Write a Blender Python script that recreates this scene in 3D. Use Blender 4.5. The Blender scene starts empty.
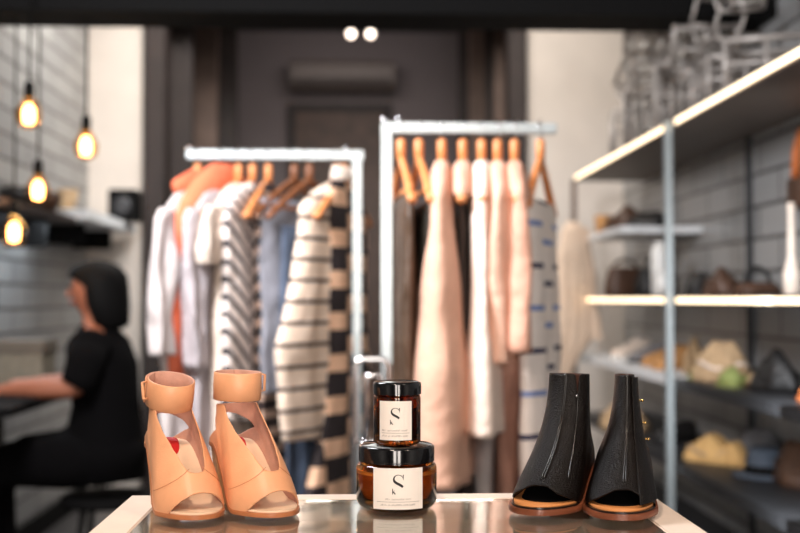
import bpy, bmesh, math, random
from mathutils import Vector, Matrix, noise
random.seed(7)
PI = math.pi
S = bpy.context.scene
COL = S.collection

# ------------------------------------------------------------------ camera
FPX = 1111.11
CAMZ = 1.144
YAW, PITCH = math.atan(40/FPX), math.atan(32.5/FPX)
cd = bpy.data.cameras.new('camera'); cam = bpy.data.objects.new('camera', cd); COL.objects.link(cam)
cd.lens = 50; cd.sensor_width = 36; cd.sensor_fit = 'HORIZONTAL'
cam.location = (0, 0, CAMZ)
cam.rotation_euler = (PI/2 + PITCH, 0, -YAW)
cd.dof.use_dof = True; cd.dof.focus_distance = 1.27; cd.dof.aperture_fstop = 3.4
cd.clip_start = .05
S.camera = cam

# ------------------------------------------------------------------ world, lights, exposure
w = bpy.data.worlds.new('world'); S.world = w; w.use_nodes = True
w.node_tree.nodes['Background'].inputs[0].default_value = (.85, .9, 1, 1)
w.node_tree.nodes['Background'].inputs[1].default_value = .045
S.view_settings.view_transform = 'Standard'; S.view_settings.look = 'None'
S.view_settings.gamma = 1; S.view_settings.exposure = 0.75
S.view_settings.use_curve_mapping = False

def area(name, loc, target, sx, sy, power, col):
    l = bpy.data.lights.new(name, 'AREA'); l.shape = 'RECTANGLE'; l.size = sx; l.size_y = sy
    l.energy = power; l.color = col
    o = bpy.data.objects.new(name, l); COL.objects.link(o); o.location = loc
    d = Vector(target) - Vector(loc); o.rotation_euler = d.to_track_quat('-Z', 'Y').to_euler()
    return o
def spot(name, loc, target, power, col, ang=60, blend=.6, rad=.05):
    l = bpy.data.lights.new(name, 'SPOT'); l.energy = power; l.color = col
    l.spot_size = math.radians(ang); l.spot_blend = blend; l.shadow_soft_size = rad
    o = bpy.data.objects.new(name, l); COL.objects.link(o); o.location = loc
    d = Vector(target) - Vector(loc); o.rotation_euler = d.to_track_quat('-Z', 'Y').to_euler()
    return o
WARM = (1, .80, .64); NEUT = (1, .9, .8); COOL = (.8, .9, 1)
for wx in (-.30, .34):
    area('shop_window_light', (wx, -1.6, 1.65), (0, 1.5, 1.0), .38, 1.9, 20, (1, .9, .82))
spot('track_spot_table', (-.35, .15, 2.55), (.02, 1.3, .95), 50, WARM, 50, .7, .08)
spot('track_spot_table_right', (.9, .35, 2.5), (.05, 1.3, .95), 24, WARM, 50, .7, .08)
spot('track_spot_left_rack', (-1.1, 2.2, 2.6), (-.38, 3.4, 1.05), 46, (1, .86, .78), 62, .8, .1)
spot('track_spot_right_rack', (-.35, 1.3, 2.5), (.32, 2.85, 1.05), 41, (1, .82, .70), 62, .8, .1)
area('back_wall_fill_left', (-.2, 5.5, 3.0), (-1.4, 6.2, 1.9), 1.0, .8, 6.5, (1, .93, .86))  # added fill for the left white back wall, no opening in the ceiling
area('back_wall_fill_right', (.4, 5.3, 3.0), (1.0, 6.4, 2.1), .8, .8, 19, (1, .93, .86))  # added fill for the right white back wall and the wire frames
area('bay_light_left', (-.75, 5.3, 3.0), (-1.55, 5.5, 1.3), .9, .5, 22, (1, .95, .9))
area('left_wall_fill', (-1.36, 4.75, 1.47), (-1.5, 4.75, .8), .9, .12, 2.6, COOL)  # added cool fill that brightens the lower left wall, no fitting there
area('right_wall_fill', (-.9, 2.0, 2.3), (1.5, 4.5, 1.2), .6, .6, 46, (.95, .96, 1))  # added fill from the camera side, lifts the right wall and shelf fronts
area('low_shelving_fill', (1.15, 3.05, .9), (1.42, 4.8, .7), .3, 1.0, 4.5, (.86, .93, 1))  # added cool fill for the lower right shelving, no window there
spot('white_shelf_fill', (-.3, 4.5, 2.6), (-1.28, 5.85, 1.54), 30, (.92, .96, 1), 18, .5, .05)  # added fill aimed at the white floating shelf to brighten its edge
area('passage_light', (-.1, 7.4, 3.0), (-.1, 8.4, 1.8), 1.0, .5, 3.0, (1, .92, .88))

# ------------------------------------------------------------------ pixel <-> place
def P(px, py, Y):
    d = Vector(((px-400)/FPX, 1, (266.5-py)/FPX))
    d = Matrix.Rotation(PITCH, 3, 'X') @ d
    d = Matrix.Rotation(-YAW, 3, 'Z') @ d
    return Vector((0, 0, CAMZ)) + d*(Y/d.y)

# ------------------------------------------------------------------ materials
def lin(c):
    r = []
    for v in c:
        v /= 255
        r.append(v/12.92 if v <= .04045 else ((v+.055)/1.055)**2.4)
    return (*r, 1)
def setin(b, names, v):
    for n in names:
        if n in b.inputs:
            b.inputs[n].default_value = v; return
def mat(name, c, rough=.6, metal=0, var=.12, scale=30, bump=0, coat=0, spec=None, emit=None, estr=0, trans=0, ior=None, sheen=0, bscale=None, bdist=None):
    m = bpy.data.materials.new(name); m.use_nodes = True
    nt = m.node_tree; b = nt.nodes['Principled BSDF']
    col = lin(c)
    b.inputs['Roughness'].default_value = rough; b.inputs['Metallic'].default_value = metal
    if coat: setin(b, ['Coat Weight'], coat); setin(b, ['Coat Roughness'], .08)
    if spec is not None: setin(b, ['Specular IOR Level'], spec)
    if trans: setin(b, ['Transmission Weight'], trans)
    if sheen: setin(b, ['Sheen Weight'], sheen)
    if ior: b.inputs['IOR'].default_value = ior
    tc = nt.nodes.new('ShaderNodeTexCoord')
    if var:
        n = nt.nodes.new('ShaderNodeTexNoise'); n.inputs['Scale'].default_value = scale; n.inputs['Detail'].default_value = 3
        nt.links.new(tc.outputs['Object'], n.inputs['Vector'])
        r = nt.nodes.new('ShaderNodeValToRGB')
        r.color_ramp.elements[0].position = .3; r.color_ramp.elements[1].position = .7
        r.color_ramp.elements[0].color = tuple(v*(1-var) for v in col[:3])+(1,)
        r.color_ramp.elements[1].color = tuple(min(1, v*(1+var)) for v in col[:3])+(1,)
        nt.links.new(n.outputs['Fac'], r.inputs['Fac']); nt.links.new(r.outputs['Color'], b.inputs['Base Color'])
    else: b.inputs['Base Color'].default_value = col
    if bump:
        n2 = nt.nodes.new('ShaderNodeTexNoise'); n2.inputs['Scale'].default_value = bscale or scale*4; n2.inputs['Detail'].default_value = 4
        nt.links.new(tc.outputs['Object'], n2.inputs['Vector'])
        bp = nt.nodes.new('ShaderNodeBump'); bp.inputs['Strength'].default_value = bump; bp.inputs['Distance'].default_value = bdist or .002
        nt.links.new(n2.outputs['Fac'], bp.inputs['Height']); nt.links.new(bp.outputs['Normal'], b.inputs['Normal'])
    if emit:
        setin(b, ['Emission Color'], lin(emit)); setin(b, ['Emission Strength'], estr)
    return m
def pattern_mat(name, base, inks, fn, rough=.85):
    """fabric with a woven pattern: fn(nt, x, z, math) returns list of mask sockets, one per ink"""
    m = mat(name, base, rough, var=.05, scale=14, bump=.45, bscale=13, bdist=.03)
    nt = m.node_tree; b = nt.nodes['Principled BSDF']
    tc = nt.nodes.new('ShaderNodeTexCoord'); sp = nt.nodes.new('ShaderNodeSeparateXYZ')
    nt.links.new(tc.outputs['Object'], sp.inputs[0])
    def M(op, a, bb=0.0, c=0.0):
        n = nt.nodes.new('ShaderNodeMath'); n.operation = op
        for i, v in enumerate((a, bb, c)):
            if isinstance(v, (int, float)): n.inputs[i].default_value = v
            else: nt.links.new(v, n.inputs[i])
        return n.outputs[0]
    masks = fn(sp.outputs['X'], sp.outputs['Z'], M)
    cur = b.inputs['Base Color'].links[0].from_socket
    for ink, k in zip(inks, masks):
        mx = nt.nodes.new('ShaderNodeMix'); mx.data_type = 'RGBA'
        nt.links.new(k, mx.inputs[0]); nt.links.new(cur, mx.inputs[6]); mx.inputs[7].default_value = lin(ink)
        cur = mx.outputs[2]
    nt.links.new(cur, b.inputs['Base Color'])
    return m
def tile_mat(name, c1, c2, mort, bw, rh, rough=.35):
    m = bpy.data.materials.new(name); m.use_nodes = True; nt = m.node_tree; b = nt.nodes['Principled BSDF']
    tc = nt.nodes.new('ShaderNodeTexCoord'); sp = nt.nodes.new('ShaderNodeSeparateXYZ'); cb = nt.nodes.new('ShaderNodeCombineXYZ')
    nt.links.new(tc.outputs['Object'], sp.inputs[0]); nt.links.new(sp.outputs['Y'], cb.inputs['X']); nt.links.new(sp.outputs['Z'], cb.inputs['Y'])
    br = nt.nodes.new('ShaderNodeTexBrick'); nt.links.new(cb.outputs[0], br.inputs['Vector'])
    br.inputs['Color1'].default_value = lin(c1); br.inputs['Color2'].default_value = lin(c2); br.inputs['Mortar'].default_value = lin(mort)
    br.inputs['Scale'].default_value = 1; br.inputs['Brick Width'].default_value = bw; br.inputs['Row Height'].default_value = rh
    br.inputs['Mortar Size'].default_value = .007; br.inputs['Bias'].default_value = 0
    nt.links.new(br.outputs['Color'], b.inputs['Base Color']); b.inputs['Roughness'].default_value = rough
    bp = nt.nodes.new('ShaderNodeBump'); bp.inputs['Strength'].default_value = .5; bp.inputs['Distance'].default_value = .004; bp.invert = True
    nt.links.new(br.outputs['Fac'], bp.inputs['Height']); nt.links.new(bp.outputs['Normal'], b.inputs['Normal'])
    return m

M_floor = mat('polished_dark_concrete', (74, 72, 72), .35, var=.2, scale=3)
M_black = mat('black_paint', (9, 8, 8), .8, var=.1, spec=.15)
M_ceil = mat('dark_ceiling_paint', (24, 22, 22), .85)
M_plaster = mat('white_plaster', (218, 208, 198), .85, var=.04, scale=6)
M_tileL = tile_mat('grey_wall_tiles_left', (150, 150, 148), (132, 132, 132), (60, 58, 56), .42, .11)
M_tileR = tile_mat('grey_wall_tiles_right', (158, 156, 154), (140, 140, 140), (70, 68, 66), .42, .125)
M_darkwood = mat('dark_stained_timber', (46, 36, 33), .6, var=.25, scale=9)
M_taupe = mat('taupe_timber', (112, 92, 82), .6, var=.15, scale=9)
M_backwall = mat('grey_passage_plaster', (128, 118, 118), .9, var=.05)
M_doorwood = mat('brown_door_timber', (84, 62, 50), .5, var=.3, scale=12)
M_steel = mat('pale_galvanised_steel', (176, 184, 186), .3, metal=.45, var=.06)
M_chrome = mat('chrome', (225, 225, 228), .12, metal=1, var=0)
M_shelfsteel = mat('brushed_shelf_steel', (232, 234, 236), .4, metal=.1, var=.08)
M_shelfdark = mat('shelf_plate_dark', (58, 58, 60), .5, metal=.4, var=.1)
M_wood = mat('orange_beech_hanger_wood', (214, 138, 84), .4, var=.12, scale=40)
M_wooddark = mat('brown_hanger_wood', (120, 74, 46), .45, var=.2, scale=40)
M_led = mat('warm_led_strip', (255, 236, 200), .5, var=0, emit=(255, 228, 190), estr=1.5)
M_bulb = mat('glowing_filament', (255, 230, 180), .5, var=0, emit=(255, 205, 150), estr=11)
M_lampglow = mat('downlight_lens', (255, 240, 225), .5, var=0, emit=(255, 232, 212), estr=3)
M_tan = mat('tan_leather', (230, 165, 121), .42, var=.07, scale=40, bump=.12, bscale=500)
M_lining = mat('pink_beige_lining', (200, 150, 130), .7, var=.12, scale=60, bump=.2, bscale=300)
M_insole = mat('tan_insole_leather', (232, 178, 132), .5, var=.05)
M_creaminsole = mat('cream_insole_leather', (240, 208, 176), .5, var=.05)
M_tansole = mat('light_brown_sole', (186, 116, 74), .35, var=.1)
M_tanheel = mat('nude_covered_heel', (206, 156, 112), .4, var=.08)
M_red = mat('red_label', (196, 22, 22), .5, var=.03)
M_bleather = mat('black_pebbled_leather', (14, 9, 7), .31, var=.3, scale=60, bump=.95, bscale=520, spec=.2)
M_bseam = mat('black_leather_piping', (24, 20, 18), .25, var=.1)
M_blining = mat('brown_boot_lining', (66, 34, 20), .7, var=.15)
M_binsole = mat('orange_tan_insole', (222, 146, 84), .5, var=.06)
M_welt = mat('chestnut_welt', (122, 68, 44), .35, var=.12, scale=60)
M_bheel = mat('stacked_leather_heel', (160, 92, 48), .4, var=.2, scale=80)
M_gold = mat('brass_stud', (230, 190, 120), .15, metal=1, var=0)
M_lid = mat('glossy_black_lid', (12, 12, 14), .12, var=0, coat=.5)
M_amber = mat('amber_glass', (206, 142, 74), .03, var=0, trans=1, ior=1.48)
M_amberd = mat('dark_amber_glass', (150, 84, 34), .03, var=0, trans=1, ior=1.48)
M_wax = mat('candle_wax', (226, 178, 116), .6, var=.05)
M_waxd = mat('candle_wax_dark', (130, 84, 46), .6, var=.05)
M_paper = mat('cream_paper_label', (238, 228, 218), .7, var=.02)
M_ink = mat('black_ink', (24, 20, 20), .6, var=0)
M_inkg = mat('grey_ink', (112, 102, 98), .6, var=0)
M_tablewhite = mat('white_lacquered_wood', (244, 226, 210), .45, var=.03)
M_tray = mat('beige_case_lining', (120, 104, 92), .8, var=.3, scale=10)
M_glass = mat('clear_table_glass', (236, 240, 238), .02, var=0, trans=1, ior=1.5)
M_bulbglass = mat('amber_bulb_glass', (255, 214, 160), .02, var=0, trans=1, ior=1.2)
M_skin = mat('skin', (152, 94, 70), .5, var=.05)
M_hair = mat('black_hair', (8, 7, 7), .75, var=.2, scale=80, spec=.15)
M_cloth_black = mat('black_cotton', (8, 7, 8), .95, var=.1, spec=.1)
M_wire = mat('grey_wire', (168, 160, 154), .35, metal=.2, var=.1)

# ------------------------------------------------------------------ mesh helpers
def finish(name, bm, m, parent=None, smooth=True, angle=None):
    me = bpy.data.meshes.new(name); bm.normal_update(); bm.to_mesh(me); bm.free()
    for x in (m if isinstance(m, (list, tuple)) else [m]): me.materials.append(x)
    if smooth:
        for p in me.polygons: p.use_smooth = True
        if angle:
            try: me.set_sharp_from_angle(angle=math.radians(angle))
            except Exception: pass
    o = bpy.data.objects.new(name, me); COL.objects.link(o)
    if parent: o.parent = parent
    return o
def tag(o, label, cat, group=None, kind=None):
    if label: o['label'] = label
    if cat: o['category'] = cat
    if group: o['group'] = group
    if kind: o['kind'] = kind
    return o
def thing(name, label, cat, loc=(0, 0, 0), rz=0, group=None):
    o = bpy.data.objects.new(name, None); COL.objects.link(o); o.empty_display_size = .05
    o.location = loc; o.rotation_euler = (0, 0, rz)
    return tag(o, label, cat, group)
def bx(bm, x0, x1, y0, y1, z0, z1, bev=0):
    r = bmesh.ops.create_cube(bm, size=1)
    vs = r['verts']
    for v in vs:
        v.co = Vector((x0+(v.co.x+.5)*(x1-x0), y0+(v.co.y+.5)*(y1-y0), z0+(v.co.z+.5)*(z1-z0)))
    if bev:
        es = list({e for v in vs for e in v.link_edges})
        bmesh.ops.bevel(bm, geom=es, offset=bev, segments=2, affect='EDGES')
    return vs
def box(name, x0, x1, y0, y1, z0, z1, m, parent=None, bev=.002):
    bm = bmesh.new(); bx(bm, x0, x1, y0, y1, z0, z1, bev)
    return finish(name, bm, m, parent, smooth=False)
def rings(bm, rs, cap=True, closed=True):
    """skin a list of rings (lists of points)"""
    vr = [[bm.verts.new(p) for p in r] for r in rs]
    n = len(vr[0])
    for a, b in zip(vr, vr[1:]):
        for i in range(n if closed else n-1):
            j = (i+1) % n
            bm.faces.new((a[i], a[j], b[j], b[i]))
    if cap and closed:
        try: bm.faces.new(list(reversed(vr[0]))); bm.faces.new(vr[-1])
        except Exception: pass
    return vr
def tube(bm, pts, r, n=8, cap=True):
    pts = [Vector(p) for p in pts]
    rs = []; up = None
    for i, p in enumerate(pts):
        a = pts[max(i-1, 0)]; b = pts[min(i+1, len(pts)-1)]
        d = (b-a).normalized()
        if up is None:
            up = Vector((0, 0, 1)) if abs(d.z) < .9 else Vector((1, 0, 0))
        s = d.cross(up).normalized(); up = s.cross(d).normalized()
        rr = r[i] if isinstance(r, (list, tuple)) else r
        if isinstance(rr, (list, tuple)): ra, rb = rr
        else: ra = rb = rr
        rs.append([p + s*math.cos(2*PI*k/n)*ra + up*math.sin(2*PI*k/n)*rb for k in range(n)])
    rings(bm, rs, cap)
def lathe(bm, prof, n=48, c=(0, 0, 0), cap=True):
    rings(bm, [[Vector((c[0]+r*math.cos(2*PI*k/n), c[1]+r*math.sin(2*PI*k/n), c[2]+z)) for k in range(n)] for r, z in prof], cap)
def ball(bm, c, r, n=12):
    if not isinstance(r, (list, tuple)): r = (r, r, r)
    q = bmesh.ops.create_uvsphere(bm, u_segments=n*2, v_segments=n, radius=1)
    for v in q['verts']: v.co = Vector((c[0]+v.co.x*r[0], c[1]+v.co.y*r[1], c[2]+v.co.z*r[2]))
def lerp(a, b, t): return a+(b-a)*t
def interp(tab, x):
    if x <= tab[0][0]: return tab[0][1:] if len(tab[0]) > 2 else tab[0][1]
    for a, b in zip(tab, tab[1:]):
        if x <= b[0]:
            t = (x-a[0])/(b[0]-a[0]); t2 = t*t*(3-2*t)*.5+t*.5
            v = [lerp(p, q, t2) for p, q in zip(a[1:], b[1:])]
            return v if len(v) > 1 else v[0]
    return tab[-1][1:] if len(tab[-1]) > 2 else tab[-1][1]
def smooth01(t):
    t = max(0, min(1, t)); return t*t*(3-2*t)
def struct(o): o['kind'] = 'structure'; return o

# ------------------------------------------------------------------ room
XL, XR, YB, ZC = -1.555, 1.53, 6.4, 3.2
OL, OR = -1.25, .96
struct(box('floor', -2.2, 2.2, -2.2, 9, -.1, 0, M_floor, bev=0))
struct(box('ceiling', -2.2, 2.2, -2.2, 9, ZC, ZC+.1, M_ceil, bev=0))
struct(box('wall_left', XL-.12, XL, -2.2, YB+.1, 0, ZC, M_tileL, bev=0))
struct(box('wall_right', XR, XR+.12, -2.2, YB+.1, 0, ZC, M_tileR, bev=0))
bm = bmesh.new(); bx(bm, XL, OL, YB, YB+.12, 0, ZC); bx(bm, OR, XR, YB, YB+.12, 0, ZC); bx(bm, OL, OR, YB, YB+.12, 2.75, ZC)
struct(finish('wall_back', bm, M_plaster, smooth=False))
struct(box('wall_passage_back', OL-.1, OR+.1, 8.5, 8.6, 0, ZC, M_backwall, bev=0))
struct(box('wall_passage_left', OL-.1, OL, YB+.12, 8.5, 0, ZC, M_darkwood, bev=0))
struct(box('wall_passage_right', OR, OR+.1, YB+.12, 8.5, 0, ZC, M_darkwood, bev=0))
struct(box('wall_front', -2.2, 2.2, -2.3, -2.2, 0, ZC, M_black, bev=0))
# bulkhead beam
struct(box('trim_beam', XL, XR, 4.0, 4.25, CAMZ+.244*4.25, ZC, M_black, bev=0))
def vstrip(n, pl, pr, Y, m, d=.08):
    a, b = P(pl, 300, Y).x, P(pr, 300, Y).x
    struct(box('trim_%d' % n, a, b, Y, Y+d, 0, ZC-.01, m, bev=.004))
vstrip(1, 143, 163, 6.36, M_darkwood, .2)
vstrip(2, 163, 191, 6.7, M_darkwood)
vstrip(3, 191, 216, 7.4, M_taupe)
vstrip(4, 215, 236, 7.6, M_darkwood)
vstrip(5, 459, 471, 7.8, M_darkwood)
vstrip(6, 470, 488, 7.6, M_taupe)
vstrip(7, 487, 496, 7.3, M_darkwood)
vstrip(8, 495, 511, 7.0, M_taupe)
vstrip(9, 510, 528, 6.36, M_darkwood, .2)
# passage door
t = thing('door_1', None, None, (0, 8.5, 0)); t['kind'] = 'structure'
a, b = P(296, 112, 8.5), P(384, 112, 8.5)
bm = bmesh.new(); bx(bm, a.x-.06, a.x, -.05, 0, 0, a.z+.06); bx(bm, b.x, b.x+.06, -.05, 0, 0, a.z+.06); bx(bm, a.x, b.x, -.05, 0, a.z, a.z+.06)
finish('door_frame', bm, M_darkwood, t, smooth=False)
bm = bmesh.new(); bx(bm, a.x, b.x, -.03, 0, 0, a.z, .003)
for i in range(5): bx(bm, lerp(a.x, b.x, .06+i*.19), lerp(a.x, b.x, .2+i*.19), -.04, -.03, .12, a.z-.1, .004)
finish('door_leaf', bm, M_doorwood, t, smooth=False)
# wall air conditioner in the passage
a, b = P(290, 60, 8.3), P(395, 88, 8.3)
ac = thing('air_conditioner', 'long beige wall air conditioner above the brown passage door', 'air conditioner', ((a.x+b.x)/2, 8.5, b.z))
wd, hh = (b.x-a.x)/2, a.z-b.z
M_ac = mat('taupe_ac_plastic', (108, 96, 90), .5)
prof = [(-.0, 0), (-.16, .0), (-.2, .05), (-.2, hh-.03), (-.17, hh), (0, hh)]
bm = bmesh.new(); rings(bm, [[Vector((x, y, z)) for y, z in prof] for x in (-wd, wd)])
finish('casing', bm, M_ac, ac, smooth=False)
bm = bmesh.new()
for i in range(4): bx(bm, -wd*.92, wd*.92, -.205, -.2, .03+i*.012, .036+i*.012)
finish('vent', bm, M_darkwood, ac, smooth=False)
# twin spotlights near the passage ceiling
for i, px in enumerate((351, 370.5)):
    p = P(px, 34, 6.3)
    l = thing('spotlight', ['small round glowing spotlight below the dark beam, left one of the two side by side', 'small round glowing spotlight below the dark beam, right one of the two side by side'][i], 'spotlight', p, 0, 'twin spotlights below the beam')
    bm = bmesh.new(); ball(bm, (0, 0, 0), .024); finish('lens', bm, M_lampglow, l)
    bm = bmesh.new(); lathe(bm, [(.012, 0), (.012, ZC-p.z)], 12, (0, .02, 0)); lathe(bm, [(.02, .0), (.036, .02), (.03, .06), (.012, .075)], 20, (0, .02, 0))
    finish('stem', bm, M_black, l)
# skirtings
struct(box('baseboard_left', XL, XL+.015, -2.2, YB, 0, .1, M_black, bev=0))
struct(box('baseboard_right', XR-.015, XR, -2.2, YB, 0, .1, M_black, bev=0))

# ------------------------------------------------------------------ display table
TZ = .90
TX0, TX1, TYB, TYF = -.284, .364, 1.40, .72
tb = thing('display_table', 'white-framed display table with a clear glass top carrying the shoes and candles', 'table', (.04, 1.06, 0))
ox, oy = .04, 1.06
def tbx(name, x0, x1, y0, y1, z0, z1, m, bev=.0015): return box(name, x0-ox, x1-ox, y0-oy, y1-oy, z0, z1, m, tb, bev)
PW = .042
tbx('frame_rail', TX0, TX0+PW, TYF, TYB, TZ-.035, TZ, M_tablewhite)
tbx('frame_rail', TX1-PW, TX1, TYF, TYB, TZ-.035, TZ, M_tablewhite)
tbx('frame_rail', TX0+PW, TX1-PW, TYB-.036, TYB, TZ-.035, TZ, M_tablewhite)
tbx('frame_rail', TX0+PW, TX1-PW, TYF, TYF+PW, TZ-.035, TZ, M_tablewhite)
tbx('glass_top', TX0+PW+.0012, TX1-PW-.0012, TYF+PW+.001, TYB-.0372, TZ-.008, TZ-.0004, M_glass, .0008)
tbx('inner_ledge', TX0+PW, TX1-PW, 1.26, TYB-.036, TZ-.033, TZ-.012, M_tablewhite)
tbx('case_lining', TX0+PW, TX1-PW, TYF+PW, TYB-.036, TZ-.16, TZ-.15, M_tray)
tbx('case_side', TX0+.003, TX0+.02, TYF+.003, TYB-.003, TZ-.17, TZ-.035, M_tablewhite)
tbx('case_side', TX1-.02, TX1-.003, TYF+.003, TYB-.003, TZ-.17, TZ-.035, M_tablewhite)
tbx('case_side', TX0+.02, TX1-.02, TYB-.02, TYB-.003, TZ-.17, TZ-.035, M_tablewhite)
tbx('case_side', TX0+.02, TX1-.02, TYF+.003, TYF+.02, TZ-.17, TZ-.035, M_tablewhite)
for x in (TX0+.004, TX1-.044):
    for y in (TYF+.004, TYB-.044): tbx('leg', x, x+.04, y, y+.04, 0, TZ-.17, M_tablewhite)

# ------------------------------------------------------------------ candles
def cyl_patch(bm, R, poly_rows):
    """rows of (arc, height) points wrapped on a cylinder of radius R facing -Y"""
    vr = [[bm.verts.new((R*math.sin(a/R), -R*math.cos(a/R), h)) for a, h in row] for row in poly_rows]
    for p, q in zip(vr, vr[1:]):
        for i in range(len(p)-1): bm.faces.new((p[i], p[i+1], q[i+1], q[i]))
def stroke(bm, R, pts, ws):
    rows = [[], []]
    L = []; Rr = []
    for i, (p, wd_) in enumerate(zip(pts, ws)):
        a = pts[max(0, i-1)]; b = pts[min(len(pts)-1, i+1)]
        d = Vector((b[0]-a[0], b[1]-a[1])).normalized(); nrm = Vector((-d.y, d.x))
        L.append((p[0]+nrm.x*wd_/2, p[1]+nrm.y*wd_/2)); Rr.append((p[0]-nrm.x*wd_/2, p[1]-nrm.y*wd_/2))
    cyl_patch(bm, R, [L, Rr])
def letter_s(bm, R, cx, cy, h):
    # stencil like S: fine hooked top bowl and a heavy diagonal spine cut at the lower right
    pts = [(.36, .16), (.33, .30), (.22, .42), (.05, .48), (-.13, .46), (-.27, .36), (-.33, .20), (-.29, .04), (-.18, -.07), (0, -.17), (.2, -.28), (.34, -.40)]
    ws = [.02, .04, .05, .04, .05, .08, .13, .17, .19, .19, .19, .17]
    fine = []; fw = []
    for i in range(len(pts)-1):
        for k in range(4):
            t = k/4
            p0 = pts[max(0, i-1)]; p1 = pts[i]; p2 = pts[i+1]; p3 = pts[min(len(pts)-1, i+2)]
            q = [.5*(2*p1[c]+(p2[c]-p0[c])*t+(2*p0[c]-5*p1[c]+4*p2[c]-p3[c])*t*t+(3*p1[c]-p0[c]-3*p2[c]+p3[c])*t**3) for c in (0, 1)]
            fine.append((cx+q[0]*h, cy+q[1]*h)); fw.append(lerp(ws[i], ws[i+1], t)*h)
    fine.append((cx+pts[-1][0]*h, cy+pts[-1][1]*h)); fw.append(ws[-1]*h)
    stroke(bm, R, fine, fw)
    stroke(bm, R, [(cx+.37*h, cy+.5*h), (cx+.36*h, cy+.12*h)], [.07*h, .02*h])   # top serif
def letter_k(bm, R, cx, cy, h):
    stroke(bm, R, [(cx, cy+h*.5), (cx, cy-h*.5)], [h*.16]*2)
    stroke(bm, R, [(cx+.05*h, cy-.1*h), (cx+.42*h, cy+.22*h)], [h*.06]*2)
    stroke(bm, R, [(cx+.12*h, cy-.02*h), (cx+.5*h, cy-.5*h)], [h*.2]*2)
def microtext(bm, R, x0, x1, y, h, seed, wt=.16):
    rnd = random.Random(seed); x = x0
    while x < x1-h*.5:
        k = rnd.random()
        if k < .12: x += h*.6; continue
        wd_ = h*rnd.choice((.45, .6, .7))
        g = h*wt
        if k < .4: stroke(bm, R, [(x, y-h/2), (x, y+h/2)], [g]*2); stroke(bm, R, [(x, y+h/2), (x+wd_, y+h/2)], [g]*2); stroke(bm, R, [(x, y), (x+wd_*.8, y)], [g]*2)
        elif k < .7: stroke(bm, R, [(x, y-h/2), (x+wd_/2, y+h/2), (x+wd_, y-h/2)], [g]*3)
        else: stroke(bm, R, [(x, y-h/2), (x, y+h/2), (x+wd_, y-h/2), (x+wd_, y+h/2)], [g]*4)
        x += wd_+h*.3
def candle(name, label, loc, R, H, lidR, lidH, glass, wax, lw, lh, lz, Sh, sc, waxtop, shift):
    t = thing(name, label, 'candle', loc)
    hb = H-lidH
    r = .012 if R > .04 else .006
    bm = bmesh.new()
    out = [(R*.55, .0)]+[(R-r+r*math.sin(a), r-r*math.cos(a)) for a in [PI/2*k/6 for k in range(1, 7)]]
    out += [(R, hb*.5), (R, hb-r*.8)]+[(R-r*.3*(1-math.cos(a)), hb-r*.8+r*.6*math.sin(a)) for a in [PI/2*k/4 for k in range(1, 5)]]
    out += [(lidR-.003, hb-.001), (lidR-.003, hb+.004)]
    th = .0028
    inn = [(lidR-.003-th, hb+.004), (R-th-r*.4, hb-r*.6), (R-th, hb-r*1.2), (R-th, r+th), (R-r, th+.003), (R*.3, th+.003)]
    lathe(bm, out+inn, 64)
    finish('glass_jar', bm, glass, t, angle=50)
    bm = bmesh.new(); g = .0004
    lathe(bm, [(R*.3, th+.0035), (R-r, th+.0035), (R-th-g, r+th), (R-th-g, waxtop), (R*.3, waxtop)], 64)
    finish('wax', bm, wax, t, angle=50)
    bm = bmesh.new()
    prof = [(lidR-.006, hb-.0005), (lidR, hb), (lidR, H-.0025), (lidR-.0008, H-.0008), (lidR-.0025, H), (lidR-.004, H-.0008), (lidR*.5, H-.0008), (.001, H-.0008)]
    lathe(bm, prof, 64); finish('lid', bm, M_lid, t, angle=40)
    bm = bmesh.new(); n = 16
    cyl_patch(bm, R+.0004, [[(shift-lw/2+lw*i/n, h) for i in range(n+1)] for h in (lz, lz+lh)])
    lb = finish('label', bm, M_paper, t)
    bm = bmesh.new(); RR = R+.0008
    letter_s(bm, RR, shift, lz+lh*sc, Sh); letter_k(bm, RR, shift-Sh*.42, lz+lh*sc-Sh*.72, Sh*.4)
    finish('monogram', bm, M_ink, lb, smooth=False)
    bm = bmesh.new()
    stroke(bm, RR, [(shift-lw*.42+lw*.84*i/8, lz+lh*.185) for i in range(9)], [.00035]*9)
    microtext(bm, RR, shift-lw*(.40 if R < .04 else .24), shift+lw*.36 if R < .04 else shift+lw*.24, lz+lh*.25, .0017, 3)
    microtext(bm, RR, shift-lw*(.42 if R < .04 else .34), shift+lw*.38 if R < .04 else shift+lw*.34, lz+lh*.11, .0019, 5)
    finish('fine_print', bm, M_inkg, lb, smooth=False)
    return t
JX = P(396.5, 505, 1.312).x
candle('large_candle', 'wide amber glass candle jar with black lid standing on the glass table top', (JX, 1.312, TZ), .0472, .0735, .0446, .0185, M_amber, M_wax, .060, .0465, .0055, .0155, .68, .045, .0005)
candle('small_candle', 'small dark amber candle jar stacked on top of the wide candle jar', (JX+.0008, 1.312, TZ+.0736), .0277, .0735, .0285, .0145, M_amberd, M_waxd, .0405, .045, .0075, .0135, .68, .044, -.0032)

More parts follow.
